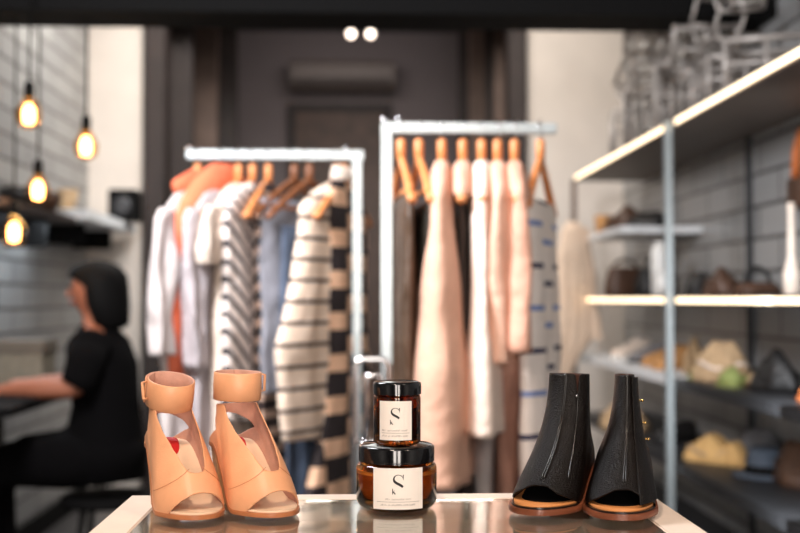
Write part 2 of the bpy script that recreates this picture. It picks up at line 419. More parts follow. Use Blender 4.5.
# ------------------------------------------------------------------ shoes
def make_shoe(root, W, L, H, t0, loop, k1s, k1f, b2f, mask, m_tab, mats, thick=.0014, b2x=.25, N=168, T=110, bulge=1.03, hs=.30, hw=.48):
    """root-local: x across, +y from toe to heel. returns P(phi,t) and sole(y)"""
    def solez(s): return t0 + H*smooth01((s-hs)/hw)
    def outl(phi, k=1.0):
        s = (1-math.cos(phi))/2; sn = math.sin(phi)
        x = W*interp(m_tab, s)*math.copysign(abs(sn)**.78, sn)*k
        return Vector((x, L/2+(L*s-L/2)*(1-(1-k)*W/L*2), solez(s)))
    def pos(phi, t):
        A = outl(phi); C = Vector(loop(phi)); fw = max(0, (1+math.cos(phi))/2)**2
        B1 = Vector((A.x*bulge, A.y+fw*.002, A.z+lerp(k1s, k1f, fw)))
        B2 = C+Vector((0, -b2f[0]*fw, -lerp(b2f[2], b2f[1], fw)))
        B2.x = lerp(C.x, A.x, b2x)
        u = 1-t
        return A*u**3+B1*3*u*u*t+B2*3*u*t*t+C*t**3
    bm = bmesh.new()
    g = [[bm.verts.new(pos(-PI+2*PI*i/N, j/T)) for j in range(T+1)] for i in range(N)]
    for i in range(N):
        for j in range(T):
            ph = -PI+2*PI*(i+.5)/N
            if mask(ph, (j+.5)/T): continue
            i2 = (i+1) % N
            bm.faces.new((g[i][j], g[i2][j], g[i2][j+1], g[i][j+1]))
    bmesh.ops.delete(bm, geom=[v for v in bm.verts if not v.link_faces], context='VERTS')
    for _ in range(10):                          # fair the cut edges
        new = {}
        for v in bm.verts:
            be = [e for e in v.link_edges if e.is_boundary]
            if len(be) == 2:
                a, b = be[0].other_vert(v), be[1].other_vert(v)
                if v.co.z > solez(max(0, min(1, v.co.y/L)))+.0012: new[v] = v.co*.5+(a.co+b.co)*.25
        for v, c in new.items(): v.co = c
    o = finish('upper', bm, [mats['upper'], mats['lining']], root)
    md = o.modifiers.new('thickness', 'SOLIDIFY'); md.thickness = thick; md.offset = -1 if True else 0
    md.material_offset = 1; md.material_offset_rim = 0; md.use_even_offset = False
    return pos, outl, solez
def slab(name, outl, ztop, zbot, m, root, k=1.0, n=96, dome=0, bev=.0012):
    """sole-shaped slab following the footbed"""
    bm = bmesh.new(); rs = []
    for f, z in ((0, ztop), (.5, ztop), (.9, ztop), (1-bev*8, ztop), (1, ztop-bev), (1, zbot+bev), (1-bev*8, zbot), (.5, zbot), (0, zbot)):
        r = []
        for i in range(n):
            p = outl(-PI+2*PI*i/n, k)
            c = Vector((0, p.y, p.z)); q = c.lerp(p, f)
            r.append(Vector((q.x, q.y, p.z+z)))
        rs.append(r)
    rings(bm, rs, False); bmesh.ops.remove_doubles(bm, verts=bm.verts, dist=1e-6)
    return finish(name, bm, m, root, angle=60)
def heel_block(name, outl, L, s0, ztop_off, m, root, taper=.8, solez=None, n=28, back=0, zb=0):
    bm = bmesh.new(); rs = []
    ph0 = math.acos(1-2*s0)
    top = []
    for i in range(n+1):
        ph = ph0+(2*PI-2*ph0)*i/n
        if ph > PI: ph -= 2*PI
        top.append(outl(ph, .94))
    cy = sum(p.y for p in top)/len(top)
    for f in (1, .7, .4, .1, 0):
        r = []
        for p in top:
            k = lerp(taper, 1, f**1.5)
            z = (p.z+ztop_off)*f + zb
            r.append(Vector((p.x*k, cy+(p.y-cy)*k + back*(1-f), z)))
        rs.append(r)
    rings(bm, rs, True)
    return finish(name, bm, m, root, angle=50)

def tan_shoe(label, loc, rz, cuff_tilt, cuff_turn, cuff_dz, tail_side):
    root = thing('ankle_strap_shoe', label, 'shoe', loc, rz, 'pair of tan peep-toe shoes')
    W, L = .0375, .168
    lc = (0.0, .118); zc = .120
    loop = lambda ph: (.0235*math.sin(ph), lc[1]-.0265*math.cos(ph), zc+.002*math.cos(ph))
    def mask(ph, t):
        a = abs(math.degrees(ph)); sd = math.degrees(ph)
        # peep toe
        if t < .30 and a < 49 and t < .26*(1-(a/49)**2.2): return True
        # throat
        if t > .43:
            hw = interp([(.43, 0), (.437, 9), (.455, 15), (.54, 23), (.64, 34), (.78, 52), (.9, 64), (1.0, 66)], t)
            if a < hw: return True
        # open back
        b = 180-a
        if .02 < t < .86:
            u = (t-.42)/.44
            if b < 66*math.sqrt(max(0, 1-u*u)): return True
        return False
    mt = [(0, 1.02), (.12, 1.10), (.28, 1.14), (.55, .84), (.8, .74), (1, .78)]
    pos, outl, sz = make_shoe(root, W, L, .064, .0085, loop, .034, .021, (.036, .036, .032), mask, mt, dict(upper=M_tan, lining=M_lining))
    slab('sole', outl, .0005, -.0045, M_tansole, root, 1.02)
    slab('insole', outl, .0028, .0006, M_creaminsole, root, .955)
    # toe rand under the opening
    heel_block('heel', outl, L, .76, -.0045, M_tanheel, root, .72, back=-.004)
    # red heel label
    bm = bmesh.new(); n = 32
    c = outl(PI*.80, 0.0); yc = L*.74
    vs = []
    for k in range(n):
        a = 2*PI*k/n; y = yc+.021*math.sin(a); s = y/L
        vs.append(bm.verts.new((.0125*math.cos(a), y, sz(s)+.0056)))
    bm.faces.new(vs); finish('heel_label', bm, M_red, root, smooth=False)
    # ankle cuff
    cz = zc+.018+cuff_dz
    bm = bmesh.new(); n = 72; rs = []
    ct = Matrix.Translation((0, lc[1]-.002, cz)) @ Matrix.Rotation(cuff_turn, 4, 'Z') @ Matrix.Rotation(cuff_tilt, 4, 'X')
    a0 = math.radians(150)*tail_side
    hh_ = .0165
    prof = [(0, -hh_), (.0012, -hh_+.001), (.0016, 0), (.0012, hh_-.001), (0, hh_), (-.0012, hh_-.001), (-.0014, 0), (-.0012, -hh_+.001)]
    path = []
    for k in range(n+9):                       # wraps slightly past itself, the end lying outside
        a = a0+2*PI*k/n*1.0
        rr = 1+.0 + (.10*smooth01((k-n+12)/16) if k > n-12 else 0)
        path.append((.0262*rr*math.sin(a), -.0285*rr*math.cos(a)))
    rs = []
    for i, (x, y) in enumerate(path):
        r_ = math.hypot(x, y)
        e = .75 if i > n+7 else 1
        rs.append([ct @ Vector((x*(1+d/r_), y*(1+d/r_), z*e)) for d, z in prof])
    rings(bm, rs, True)
    cf = finish('ankle_strap', bm, [M_tan, M_lining], root)
    for p in cf.data.polygons:
        k = p.index % 8
        if k in (4, 5, 6): p.material_index = 1
    # small keeper loop on the strap
    bm = bmesh.new()
    ab = math.radians(-96) if tail_side < 0 else math.radians(80)
    q = ct @ Vector((.0285*math.sin(ab), -.031*math.cos(ab), .003))
    pts = [q+Vector((.0, -.004, -.010)), q+Vector((-.005*(-tail_side), -.004, -.010)), q+Vector((-.006*(-tail_side), -.003, .009)), q+Vector((0, -.003, .010))]
    tube(bm, pts, .0016, 8); finish('keeper', bm, M_tan, cf)
    # stitched seams on the vamp
    for sd in (-1, 1):
        bm = bmesh.new(); pts = []
        for k in range(14):
            f = k/13; ph = math.radians(sd*(10+62*f)); tt = .465-.26*f
            pts.append(pos(ph, tt)+Vector((0, -.0002, .0002)))
        tube(bm, pts, .00035, 5); finish('seam', bm, M_tansole, root)
    return root
def place(px, py):       # point on the table top seen at a pixel
    Y = FPX*(CAMZ-TZ)/(py-299); return Vector((P(px, py, Y).x, Y, TZ))
p = place(201, 523); tan_shoe('left tan leather peep-toe shoe of the pair, its ankle strap tilted forward', (p.x+.003, p.y+.014, TZ), math.radians(29), math.radians(15), 0, -.004, -1)
p = place(284, 521); tan_shoe('right tan leather peep-toe shoe of the pair, turned towards the candles with upright strap', (p.x, p.y+.014, TZ), math.radians(33), math.radians(2), math.radians(10), .003, 1)

def boot(label, loc, rz, rx, ry, cx, twist, studs, slit):
    root = thing('ankle_boot', label, 'boot', loc, rz, 'pair of black open-toe boots')
    W, L = .0392, .166
    zc = .155
    def loop(ph):
        x = rx*math.sin(ph); y = -ry*math.cos(ph)
        return (cx+x*math.cos(twist)-y*math.sin(twist), .112+x*math.sin(twist)+y*math.cos(twist), zc+.001*math.cos(ph))
    def mask(ph, t):
        d = math.degrees(ph); a = abs(d+ -4)
        if t < .3 and a < 72 and t < .34*(1-(a/72))**.9: return True
        if slit and t > .9 and abs(d-slit) < 5*(t-.9)/.1+1: return True
        return False
    mt = [(0, 1.0), (.12, 1.06), (.28, 1.08), (.55, .86), (.8, .80), (1, .84)]
    pos, outl, sz = make_shoe(root, W, L, .036, .010, loop, .034, .024, (.002, .092, .080), mask, mt, dict(upper=M_bleather, lining=M_blining), thick=.0018, b2x=.12)
    slab('welt', outl, .0012, -.0052, M_welt, root, 1.075, bev=.0018)
    slab('midsole', outl, .0032, .0013, M_bseam, root, 1.0)
    slab('insole', outl, .0058, .0034, M_binsole, root, .93)
    def shade_outl(ph, k=1.0):
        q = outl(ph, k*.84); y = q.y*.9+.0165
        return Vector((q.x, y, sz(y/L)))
    slab('toe_shade_slab', shade_outl, .0064, .0052, M_cloth_black, root, 1.0)  # black slab stands in for the shade behind the lit front of the insole
    heel_block('heel', outl, L, .72, -.0055, M_bheel, root, .92)
    for e in (-1, 1):
        bm = bmesh.new(); pts = []
        for k in range(30):
            tt = .37+.63*k/29
            q = pos(math.radians(4+e*1.6), tt); c = pos(math.radians(4), tt)
            pts.append(q+Vector((0, -.0007, .0004)))
        tube(bm, pts, .0008, 6); finish('front_seam', bm, M_bseam, root)
    if slit:   # zip with its pull
        bm = bmesh.new()
        pts = [pos(math.radians(slit+6*(1-k/24)), .35+.55*k/24)*1.0+Vector((.0006, -.0008, 0)) for k in range(25)]
        tube(bm, pts, .0011, 6); finish('zip', bm, M_bseam, root)
        bm = bmesh.new(); q = pos(math.radians(slit), .9); ball(bm, (q.x, q.y-.003, q.z), (.0016, .0016, .0022)); finish('zip_pull', bm, M_chrome, root)
    if studs:
        # overlapping side flap with a stepped edge and three press studs
        bm = bmesh.new(); rows = []
        for k in range(40):
            tt = .12+.87*k/39; row = []
            end = 118 if tt < .50 else lerp(118, 80, smooth01((tt-.50)/.07))
            if tt > .57: end = 78+7*math.sin((tt-.57)*PI*2/.145)
            for j in range(16):
                ph = math.radians(lerp(28, end, j/15)); q = pos(ph, tt)
                c = Vector((cx*0, .1, q.z)); d = (q-c); d.z = 0; d.normalize()
                row.append(q+d*(.0012+.002*(j/15)))
            rows.append(row)
        rings(bm, rows, False, closed=False)
        fl = finish('side_flap', bm, [M_bleather, M_blining], root)
        md = fl.modifiers.new('thickness', 'SOLIDIFY'); md.thickness = .0016; md.offset = 0
        for tt in (.87, .735, .62):
            q = pos(math.radians(82), tt); bm = bmesh.new()
            d = Vector((1, -.35, 0)).normalized()
            bs = q+d*.003
            tube(bm, [bs, bs+d*.003], .0011, 10); ball(bm, bs+d*.0045, .0021, 8); finish('stud', bm, M_gold, root)
    return root
p = place(528, 519); boot('left black leather open-toe boot of the pair, with a front zip seam', (p.x, p.y+.001, TZ), math.radians(-33), .0240, .022, .004, math.radians(8), False, 38)
p = place(619, 525); boot('right black leather open-toe boot of the pair, with three brass studs', (p.x, p.y+.001, TZ), math.radians(-15), .0112, .030, .004, math.radians(6), True, 0)

# ------------------------------------------------------------------ hangers and garments
def hanger(px, Y, zb, beta, label, group, wood=M_wood, half=.195, drop=.125, trouser=False, dx=0):
    x = P(px, 300, Y).x
    r = thing('clothes_hanger', label, 'hanger', (x, Y, zb), beta+PI, group)
    bm = bmesh.new()
    cz_ = -.0175
    tube(bm, [(0, 0, -.085), (0, 0, -.056), (-.008, 0, -.044), (-.018, 0, -.032)]+[(-.0215*math.cos(a), 0, cz_+.0215*math.sin(a)) for a in [-.2+k*.34 for k in range(11)]], .0019, 6)
    finish('hook', bm, M_chrome, r)
    bm = bmesh.new()
    n = 12; pts = []; rad = []
    for k in range(-n, n+1):
        f = k/n; z = -.097-drop*(abs(f)**1.15)
        pts.append((half*f, .012*(1-abs(f))*0, z)); rad.append((.0085+.004*abs(f), .012-.002*abs(f)))
    tube(bm, pts, rad, 10)
    tube(bm, [(0, 0, -.045), (0, 0, -.052), (0, 0, -.075), (0, 0, -.105)], [.007, .0125, .0125, .011], 12)
    finish('shoulder_bar', bm, wood, r)
    if trouser:
        bm = bmesh.new(); tube(bm, [(-half*.9, 0, -.075-drop*.9), (half*.9, 0, -.075-drop*.9)], .006, 8); finish('trouser_bar', bm, wood, r)
    return r
def loft_cloth(bm, rows, nz=44, nt=40, folds=5, amp=.009, ph=0, vo=0, hemwave=0.0, uslant=0):
    """rows: (z, u0, u1, half thickness)"""
    z0, z1 = rows[0][0], rows[-1][0]
    tab = [(-r[0], r[1], r[2], r[3]) for r in rows]
    rs = []
    for k in range(nz+1):
        z = lerp(z0, z1, k/nz); u0, u1, th = interp(tab, -z)
        c, a = (u0+u1)/2, abs(u1-u0)/2; ring = []
        g = k/nz
        for i in range(nt):
            q = 2*PI*i/nt; cs, sn = math.cos(q), math.sin(q)
            u = c+a*cs; su = math.copysign(abs(sn)**.7, sn)
            f = amp*smooth01(g*2)*math.sin(folds*cs*2.2+ph+g*1.7)+amp*.5*math.sin(folds*1.7*cs*2.1+ph*2-g*3)*smooth01(g*3)
            v = th*su + f*(1 if sn >= 0 else .8) + vo
            zz = z + hemwave*g*g*math.sin(3*cs+ph) + uslant*g*(u-c)
            nn = noise.noise(Vector((u*9+ph*7, z*7, ph*3+(1 if sn > 0 else 5))))
            v += amp*.9*nn*smooth01(g*4); u += .012*noise.noise(Vector((z*9, ph*5, cs)))*smooth01(g*4)*(1 if abs(cs) > .3 else 0)
            ring.append(Vector((u, v, zz)))
        rs.append(ring)
    rings(bm, rs, True)
def garment(name, label, cat, group, px, Y, zb, beta, m, rows, sleeves=(), amp=.007, folds=5, ph=0, collar=None, uslant=0, extra=None):
    x = P(px, 300, Y).x
    r = thing(name, label, cat, (x, Y, zb), beta+PI, group)
    bm = bmesh.new(); loft_cloth(bm, rows, amp=amp, folds=folds, ph=ph, uslant=uslant); finish('body', bm, m, r)
    for s in sleeves:
        bm = bmesh.new(); loft_cloth(bm, s, nz=30, nt=24, folds=2, amp=amp*.8, ph=ph+1); finish('sleeve', bm, m, r)
    if collar:
        cm, hw_, z, hh2 = collar
        bm = bmesh.new()
        rs = [[Vector((hw_*k*math.cos(2*PI*i/20), .028*k*math.sin(2*PI*i/20), z+dz)) for i in range(20)] for k, dz in ((1.05, -.012), (1.1, 0), (.95, hh2), (.86, hh2), (.9, 0))]
        rings(bm, rs, False); finish('collar', bm, cm, r)
    return r
def mk(*rows): return list(rows)
def shirt_rows(hem, near=.215, far=-.215, th=.026, flare=.0, top=-.105):
    return mk((top, -.04, .04, .014), (top-.015, -.08, .08, .022), (top-.045, far*.70, near*.70, .026), (top-.085, far*.95, near*.95, .027), (top-.125, far, near, .027),
              (top-.25, far*.96, near*.96, th), ((hem+top)/2, far-flare*.4, near+flare*.4, th), (hem, far-flare, near+flare, th))
def near_sleeve(u, z0, z1, w0=.055, w1=.045, du=.03, th=.022):
    return mk((z0, u-w0*.5, u+w0*.5, th*.7), (z0-.03, u-w0, u+w0*.9, th), (lerp(z0, z1, .4), u+du*.5-w0, u+du*.5+w0, th), (z1+.04, u+du-w1, u+du+w1, th), (z1, u+du-w1*.95, u+du+w1*.95, th*.9))

F_bluewhite = mat('pale_blue_white_cotton', (206, 196, 194), .85, var=.08, scale=8, bump=.55, bscale=13, bdist=.03)
F_grey = mat('light_blue_grey_cotton', (184, 176, 180), .85, var=.1, scale=8, bump=.55, bscale=13, bdist=.03)
F_cream = mat('cream_cotton', (226, 210, 196), .85, var=.05, scale=8, bump=.55, bscale=13, bdist=.03)
F_coral = mat('coral_orange_knit', (240, 120, 84), .9, var=.12, scale=60, bump=.5, bscale=200)
F_greyd = mat('washed_grey_denim', (134, 136, 146), .85, var=.18, scale=14, bump=.55, bscale=13, bdist=.03)
F_denim = mat('slate_blue_denim', (76, 88, 108), .85, var=.18, scale=14, bump=.55, bscale=13, bdist=.03)
F_leather = mat('olive_brown_leather', (74, 56, 42), .45, var=.3, scale=10, bump=.55, bscale=13, bdist=.03)
F_leather2 = mat('dark_olive_leather', (46, 42, 36), .4, var=.3, scale=10, bump=.55, bscale=13, bdist=.03)
F_pink = mat('blush_pink_knit', (226, 180, 156), .9, var=.05, scale=30, bump=.55, bscale=13, bdist=.03)
F_ivory = mat('ivory_cotton', (246, 226, 212), .85, var=.03, scale=8, bump=.55, bscale=13, bdist=.03)
F_peach = mat('peach_silk', (236, 190, 166), .6, var=.05, scale=8, bump=.55, bscale=13, bdist=.03)
F_peach2 = mat('rose_peach_silk', (228, 176, 152), .6, var=.06, scale=8, bump=.55, bscale=13, bdist=.03)
F_brownpink = mat('dusty_rose_cotton', (186, 140, 122), .85, var=.08, scale=10, bump=.55, bscale=13, bdist=.03)
F_beige = mat('beige_wool', (228, 202, 178), .9, var=.06, scale=12, bump=.55, bscale=13, bdist=.03)
F_greywhite = mat('grey_white_cotton', (190, 182, 180), .9, var=.08, scale=12, bump=.55, bscale=13, bdist=.03)
F_darkknit = mat('dark_brown_knit', (52, 42, 38), .9, var=.2, scale=14, bump=.55, bscale=13, bdist=.03)
def fr(M, v): return M('FRACT', v)
F_stripe = pattern_mat('cream_jersey_dark_stripes', (240, 218, 198), [(60, 48, 50)], lambda x, z, M: [M('LESS_THAN', fr(M, M('MULTIPLY', M('ADD', z, 5), 1/.062)), .2)])
F_chev = pattern_mat('white_chevron_stripes', (234, 222, 216), [(46, 42, 50)], lambda x, z, M: [M('LESS_THAN', fr(M, M('MULTIPLY', M('ADD', M('ADD', z, 5), M('MULTIPLY', M('ABSOLUTE', M('SUBTRACT', x, .07)), -.8)), 1/.052)), .36)])
F_thin = pattern_mat('dark_jersey_tan_stripes', (56, 44, 44), [(208, 176, 156)], lambda x, z, M: [M('LESS_THAN', fr(M, M('MULTIPLY', M('ADD', z, 5), 1/.055)), .45)])
def checks(x, z, M):
    cu = M('MULTIPLY', M('ADD', x, 3.02), 1/.145); col_ = M('FLOOR', cu)
    sh = M('MULTIPLY', M('MODULO', col_, 2), .42)
    return [M('LESS_THAN', fr(M, M('ADD', M('MULTIPLY', M('ADD', z, 5), 1/.125), sh)), .42)]
F_check = pattern_mat('black_jersey_tan_blocks', (38, 30, 32), [(226, 184, 152)], checks)
def dashes(par):
    def f(x, z, M):
        cu = M('MULTIPLY', M('ADD', x, 3), 1/.11); c_ = M('MODULO', M('FLOOR', cu), 2)
        zz = M('ADD', M('MULTIPLY', M('ADD', z, 5), 1/.105), M('MULTIPLY', c_, .42))
        on = M('LESS_THAN', fr(M, zz), .13); row = M('MODULO', M('FLOOR', zz), 2)
        return [M('MULTIPLY', on, M('SUBTRACT', 1, row)), M('MULTIPLY', on, row)]
    return f
F_dash = pattern_mat('off_white_cloth_blue_dashes', (246, 236, 230), [(38, 38, 78), (128, 150, 205)], dashes(0))

BL, YLr, ZL = math.radians(75), 3.43, 1.604
GL = 'clothes on the left rail'; HL = 'hangers on the left rail'
def hook_z(zb): return zb+.002
def Lg(px, name, label, cat, m, rows, hang=True, beta=BL, hlabel=None, wood=M_wood, **k):
    garment(name, label, cat, GL, px, YLr, ZL, beta, m, rows, **k)
    if hang: hanger(px, YLr, ZL+.002, beta, hlabel, HL, wood, trouser='jeans' in name)
Lg(197, 'long_sleeved_shirt', 'pale blue-white long-sleeved shirt hanging at the far left end of the left rail', 'shirt', F_bluewhite, shirt_rows(-1.05), sleeves=[near_sleeve(.225, -.2, -.62, .06, .045, .02)], ph=.3, amp=.02, hlabel='pale wooden hanger at the left end of the left rail, its arm bare')
Lg(222, 'button_up_shirt', 'light blue-grey shirt behind the coral scarf on the left rail', 'shirt', F_grey, shirt_rows(-1.0, .2), sleeves=[near_sleeve(.225, -.2, -.66, .05, .04, -.02)], ph=1.3, amp=.02, hlabel='wooden hanger with the coral scarf over it')
Lg(238, 'short_sleeved_blouse', 'cream short-sleeved blouse with an open wide sleeve on the left rail', 'blouse', F_cream, shirt_rows(-.95, .19), sleeves=[near_sleeve(.205, -.19, -.36, .055, .075, .03)], ph=2.1, amp=.011, hlabel='wooden hanger holding the cream short-sleeved blouse')
Lg(252, 'chevron_shirt', 'white shirt with dark diagonal chevron stripes on the left rail', 'shirt', F_chev, shirt_rows(-.82, .22, -.2, .034), ph=.9, hlabel='wooden hanger holding the white chevron shirt', amp=.004)
Lg(268, 'striped_jersey', 'dark top with narrow tan stripes between the chevron shirt and the grey jeans', 'top', F_thin, shirt_rows(-1.0, .07), ph=1.9, hlabel='wooden hanger holding the dark tan-striped top', amp=.004)
def trousers_rows(z0, z1, w=.1): return mk((z0, -w, w, .012), (z0-.03, -w, w, .018), ((z0+z1)/2, -w*.95, w, .022), (z1, -w*.8, w*.95, .022))
Lg(294, 'grey_jeans', 'washed grey jeans clipped to a brown hanger in the middle of the left rail', 'jeans', F_greyd, trousers_rows(-.16, -.74, .15), beta=math.radians(54), hlabel='brown wooden hanger carrying the washed grey jeans', wood=M_wooddark, ph=.5)
Lg(309, 'blue_jeans', 'slate blue jeans hanging low behind the cream striped sweater', 'jeans', F_denim, trousers_rows(-.24, -1.14, .13), beta=math.radians(54), hlabel='brown wooden hanger carrying the slate blue jeans', wood=M_wooddark, ph=2.5)
Lg(336, 'striped_sweater', 'cream sweater with thin dark horizontal stripes on the left rail', 'sweater', F_stripe,
   mk((-.105, -.03, .045, .014), (-.12, -.045, .09, .024), (-.15, -.05, .15, .028), (-.19, -.06, .205, .03), (-.26, -.06, .21, .032), (-.40, -.08, .25, .033), (-.6, -.1, .33, .036), (-.75, -.14, .32, .036), (-.865, -.17, .30, .036)),
   ph=.4, amp=.004, beta=math.radians(62), hlabel='wooden hanger holding the cream striped sweater')
Lg(344, 'block_pattern_dress', 'black dress with staggered tan blocks beside the left rail post', 'dress', F_check,
   mk((-.1, -.06, .08, .016), (-.14, -.12, .11, .022), (-.2, -.16, .11, .026), (-.5, -.17, .12, .028), (-.8, -.18, .14, .03), (-1.15, -.2, .30, .034)), ph=1.1, amp=.004, hlabel='wooden hanger holding the black and tan block dress', collar=(F_cream, .07, -.085, .03), beta=math.radians(66))
# coral scarf draped over the second hanger
x = P(231, 300, YLr).x
sc = thing('knit_scarf', 'coral orange knit scarf draped over a hanger near the left end of the left rail', 'scarf', (x, YLr, ZL), math.radians(60)+PI, GL)
bm = bmesh.new()
pts = [(.235, .0, -.70), (.235, .0, -.45), (.23, .0, -.32), (.21, 0, -.25), (.165, 0, -.19), (.11, 0, -.14), (.05, 0, -.10), (-.02, 0, -.088), (-.07, 0, -.12), (-.08, 0, -.2)]
pts = [Vector(p) for p in pts]
tube(bm, [(p.x, -.02, p.z) for p in pts], [(.017, .03), (.018, .034), (.02, .036), (.024, .04), (.030, .05), (.034, .055), (.034, .055), (.03, .05), (.028, .05), (.02, .04)], 16)
finish('scarf_body', bm, F_coral, sc)
bm = bmesh.new()
for i, (z, r_) in enumerate(((-.11, .035), (-.15, .03), (-.185, .026))):
    tube(bm, [(.2-.03*i, -.055, z-.02), (.1-.02*i, -.07, z+.01), (.0, -.06, z-.01), (-.06, -.04, z-.04)], [(.012, r_*.6), (.016, r_), (.016, r_), (.01, r_*.6)], 12)
finish('scarf_fold', bm, F_coral, sc)

BR, YR, ZR = math.radians(84), 2.85, 1.60
GR = 'clothes on the right rail'; HR = 'hangers on the right rail'
def Rg(px, name, label, cat, m, rows, beta=BR, hlabel=None, wood=M_wood, half=.195, drop=.125, **k):
    garment(name, label, cat, GR, px, YR, ZR, beta, m, rows, **k)
    hanger(px, YR, ZR+.002, beta, hlabel, HR, wood, half=half, drop=drop, trouser='leather' in name)
BN = math.radians(96)
Rg(401, 'leather_skirt', 'olive brown leather skirt hanging next to the right rail post', 'skirt', F_leather, mk((-.2, -.16, .16, .01), (-.24, -.17, .17, .02), (-.6, -.17, .17, .022), (-1.2, -.18, .16, .024)), beta=BN, hlabel='wooden hanger nearest the right rail post', ph=.7, amp=.008)
Rg(419, 'leather_trousers', 'dark olive leather trousers between the brown skirt and the pink sweater', 'trousers', F_leather2, mk((-.22, -.15, .15, .01), (-.26, -.16, .16, .02), (-.6, -.15, .15, .022), (-1.0, -.15, .15, .024)), beta=BN, hlabel='second wooden hanger from the right rail post', ph=1.7, amp=.008)
Rg(442, 'pink_sweater', 'large blush pink sweater, widest garment on the right rail', 'sweater', F_pink,
   mk((-.103, -.04, .045, .016), (-.118, -.085, .09, .024), (-.15, -.14, .155, .03), (-.19, -.19, .2, .034), (-.26, -.2, .21, .036), (-.45, -.22, .26, .056), (-.7, -.24, .3, .074), (-.895, -.24, .3, .080)), ph=.2, amp=.005, hlabel='wooden hanger holding the large pink sweater')
Rg(463, 'grey_cardigan', 'narrow grey cardigan with a pink yoke beside the large pink sweater', 'cardigan', F_darkknit, mk((-.19, -.15, .14, .012), (-.25, -.17, .15, .016), (-.6, -.17, .15, .018), (-.98, -.17, .15, .018)), hlabel='wooden hanger with a bare tip beside the large pink sweater', ph=2.7)
x = P(463, 300, YR).x
bm = bmesh.new(); loft_cloth(bm, mk((-.103, -.035, .04, .016), (-.118, -.07, .09, .024), (-.15, -.12, .15, .028), (-.19, -.15, .19, .028), (-.205, -.15, .19, .028)), nz=16, amp=.003)
o = finish('yoke', bm, F_pink, bpy.data.objects['grey_cardigan'])
Rg(482, 'ivory_tunic', 'long ivory tunic in the middle of the right rail', 'tunic', F_ivory, mk((-.103, -.04, .045, .016), (-.118, -.085, .09, .024), (-.15, -.145, .15, .028), (-.19, -.19, .2, .03), (-.4, -.19, .19, .03), (-.6, -.22, .24, .044), (-.78, -.24, .27, .048)), ph=1.3, hlabel='wooden hanger holding the ivory tunic')
Rg(498, 'peach_blouse', 'peach blouse between the ivory tunic and the rose shirt', 'blouse', F_peach, mk((-.103, -.04, .045, .016), (-.118, -.085, .09, .024), (-.15, -.145, .15, .03), (-.19, -.19, .2, .032), (-.35, -.19, .19, .036), (-.61, -.22, .2, .044)), ph=.1, hlabel='wooden hanger holding the peach blouse', amp=.009)
Rg(515, 'rose_shirt', 'rose peach silk shirt with a loose hem, next to the white dashed dress', 'shirt', F_peach2, mk((-.103, -.04, .045, .016), (-.118, -.085, .09, .024), (-.15, -.145, .15, .03), (-.19, -.19, .2, .032), (-.35, -.19, .19, .042), (-.585, -.22, .2, .052)), ph=2.0, hlabel='wooden hanger holding the rose peach shirt', amp=.01)
garment('rose_trousers', 'dusty rose trousers hanging below the peach blouse hem', 'trousers', GR, 507, YR+.06, ZR, BR, F_brownpink, mk((-.5, -.16, .16, .03), (-.62, -.18, .2, .042), (-.72, -.16, .14, .032), (-.85, -.14, .1, .028), (-1.1, -.13, .08, .028)), ph=.6, amp=.014)
garment('grey_trousers', 'light grey trousers hanging below the ivory tunic', 'trousers', GR, 484, YR+.06, ZR, BR, F_greywhite, mk((-.7, -.15, .15, .022), (-1.15, -.15, .12, .024)), ph=1.6, amp=.008)
BD = math.radians(68)
Rg(541, 'dashed_dress', 'white dress with navy and light blue dashes at the right end of the right rail', 'dress', F_dash, mk((-.205, -.14, .15, .012), (-.24, -.15, .16, .024), (-.6, -.15, .16, .032), (-1.1, -.16, .16, .036)), beta=BD, hlabel='bare wooden hanger at the right end of the right rail', ph=.4, amp=.006, half=.155, drop=.135)
dd = bpy.data.objects['dashed_dress']; M_navy = mat('navy_trim', (30, 30, 62), .8)
for sd in (-1, 1):
    bm = bmesh.new(); tube(bm, [(sd*.13, sd*.0, -.19), (sd*.115, -.02, -.26), (sd*.07, -.034, -.305), (sd*.0, -.034, -.30)], .007, 8); finish('neck_trim', bm, M_navy, dd)

# rails
def rail(name, label, pl, pr, Y, z, postpx, bolts):
    xp = P(postpx, 300, Y).x; x0, x1 = P(pl, 300, Y).x, P(pr, 300, Y).x
    r = thing(name, label, 'clothes rail', (xp, Y, 0)); h = .0135
    box('top_bar', x0-xp, x1-xp, -h, h, z-h, z+h, M_steel, r, .003)
    box('post', -h, h, -h+.0004, h-.0004, .012, z+h-.0005, M_steel, r, .003)
    box('foot', -.06, .06, -.24, .24, 0, .012, M_steel, r, .003)
    for b in bolts:
        bm = bmesh.new(); xb = P(b, 300, Y).x-xp; lathe(bm, [(.006, 0), (.006, .006), (.009, .008), (.009, .013), (.004, .017)], 14, (xb, 0, z+h-.001)); finish('bolt', bm, M_chrome, r)
    return r
rail('left_clothes_rail', 'pale steel clothes rail on a right-hand post, the lower of the two rails', 186, 363.5, YLr, ZL-.0155, 357, (188.5, 345))
rail('right_clothes_rail', 'pale steel clothes rail on a left-hand post, the taller of the two rails', 381, 557, YR, ZR-.0155, 386.5, (399, 384))
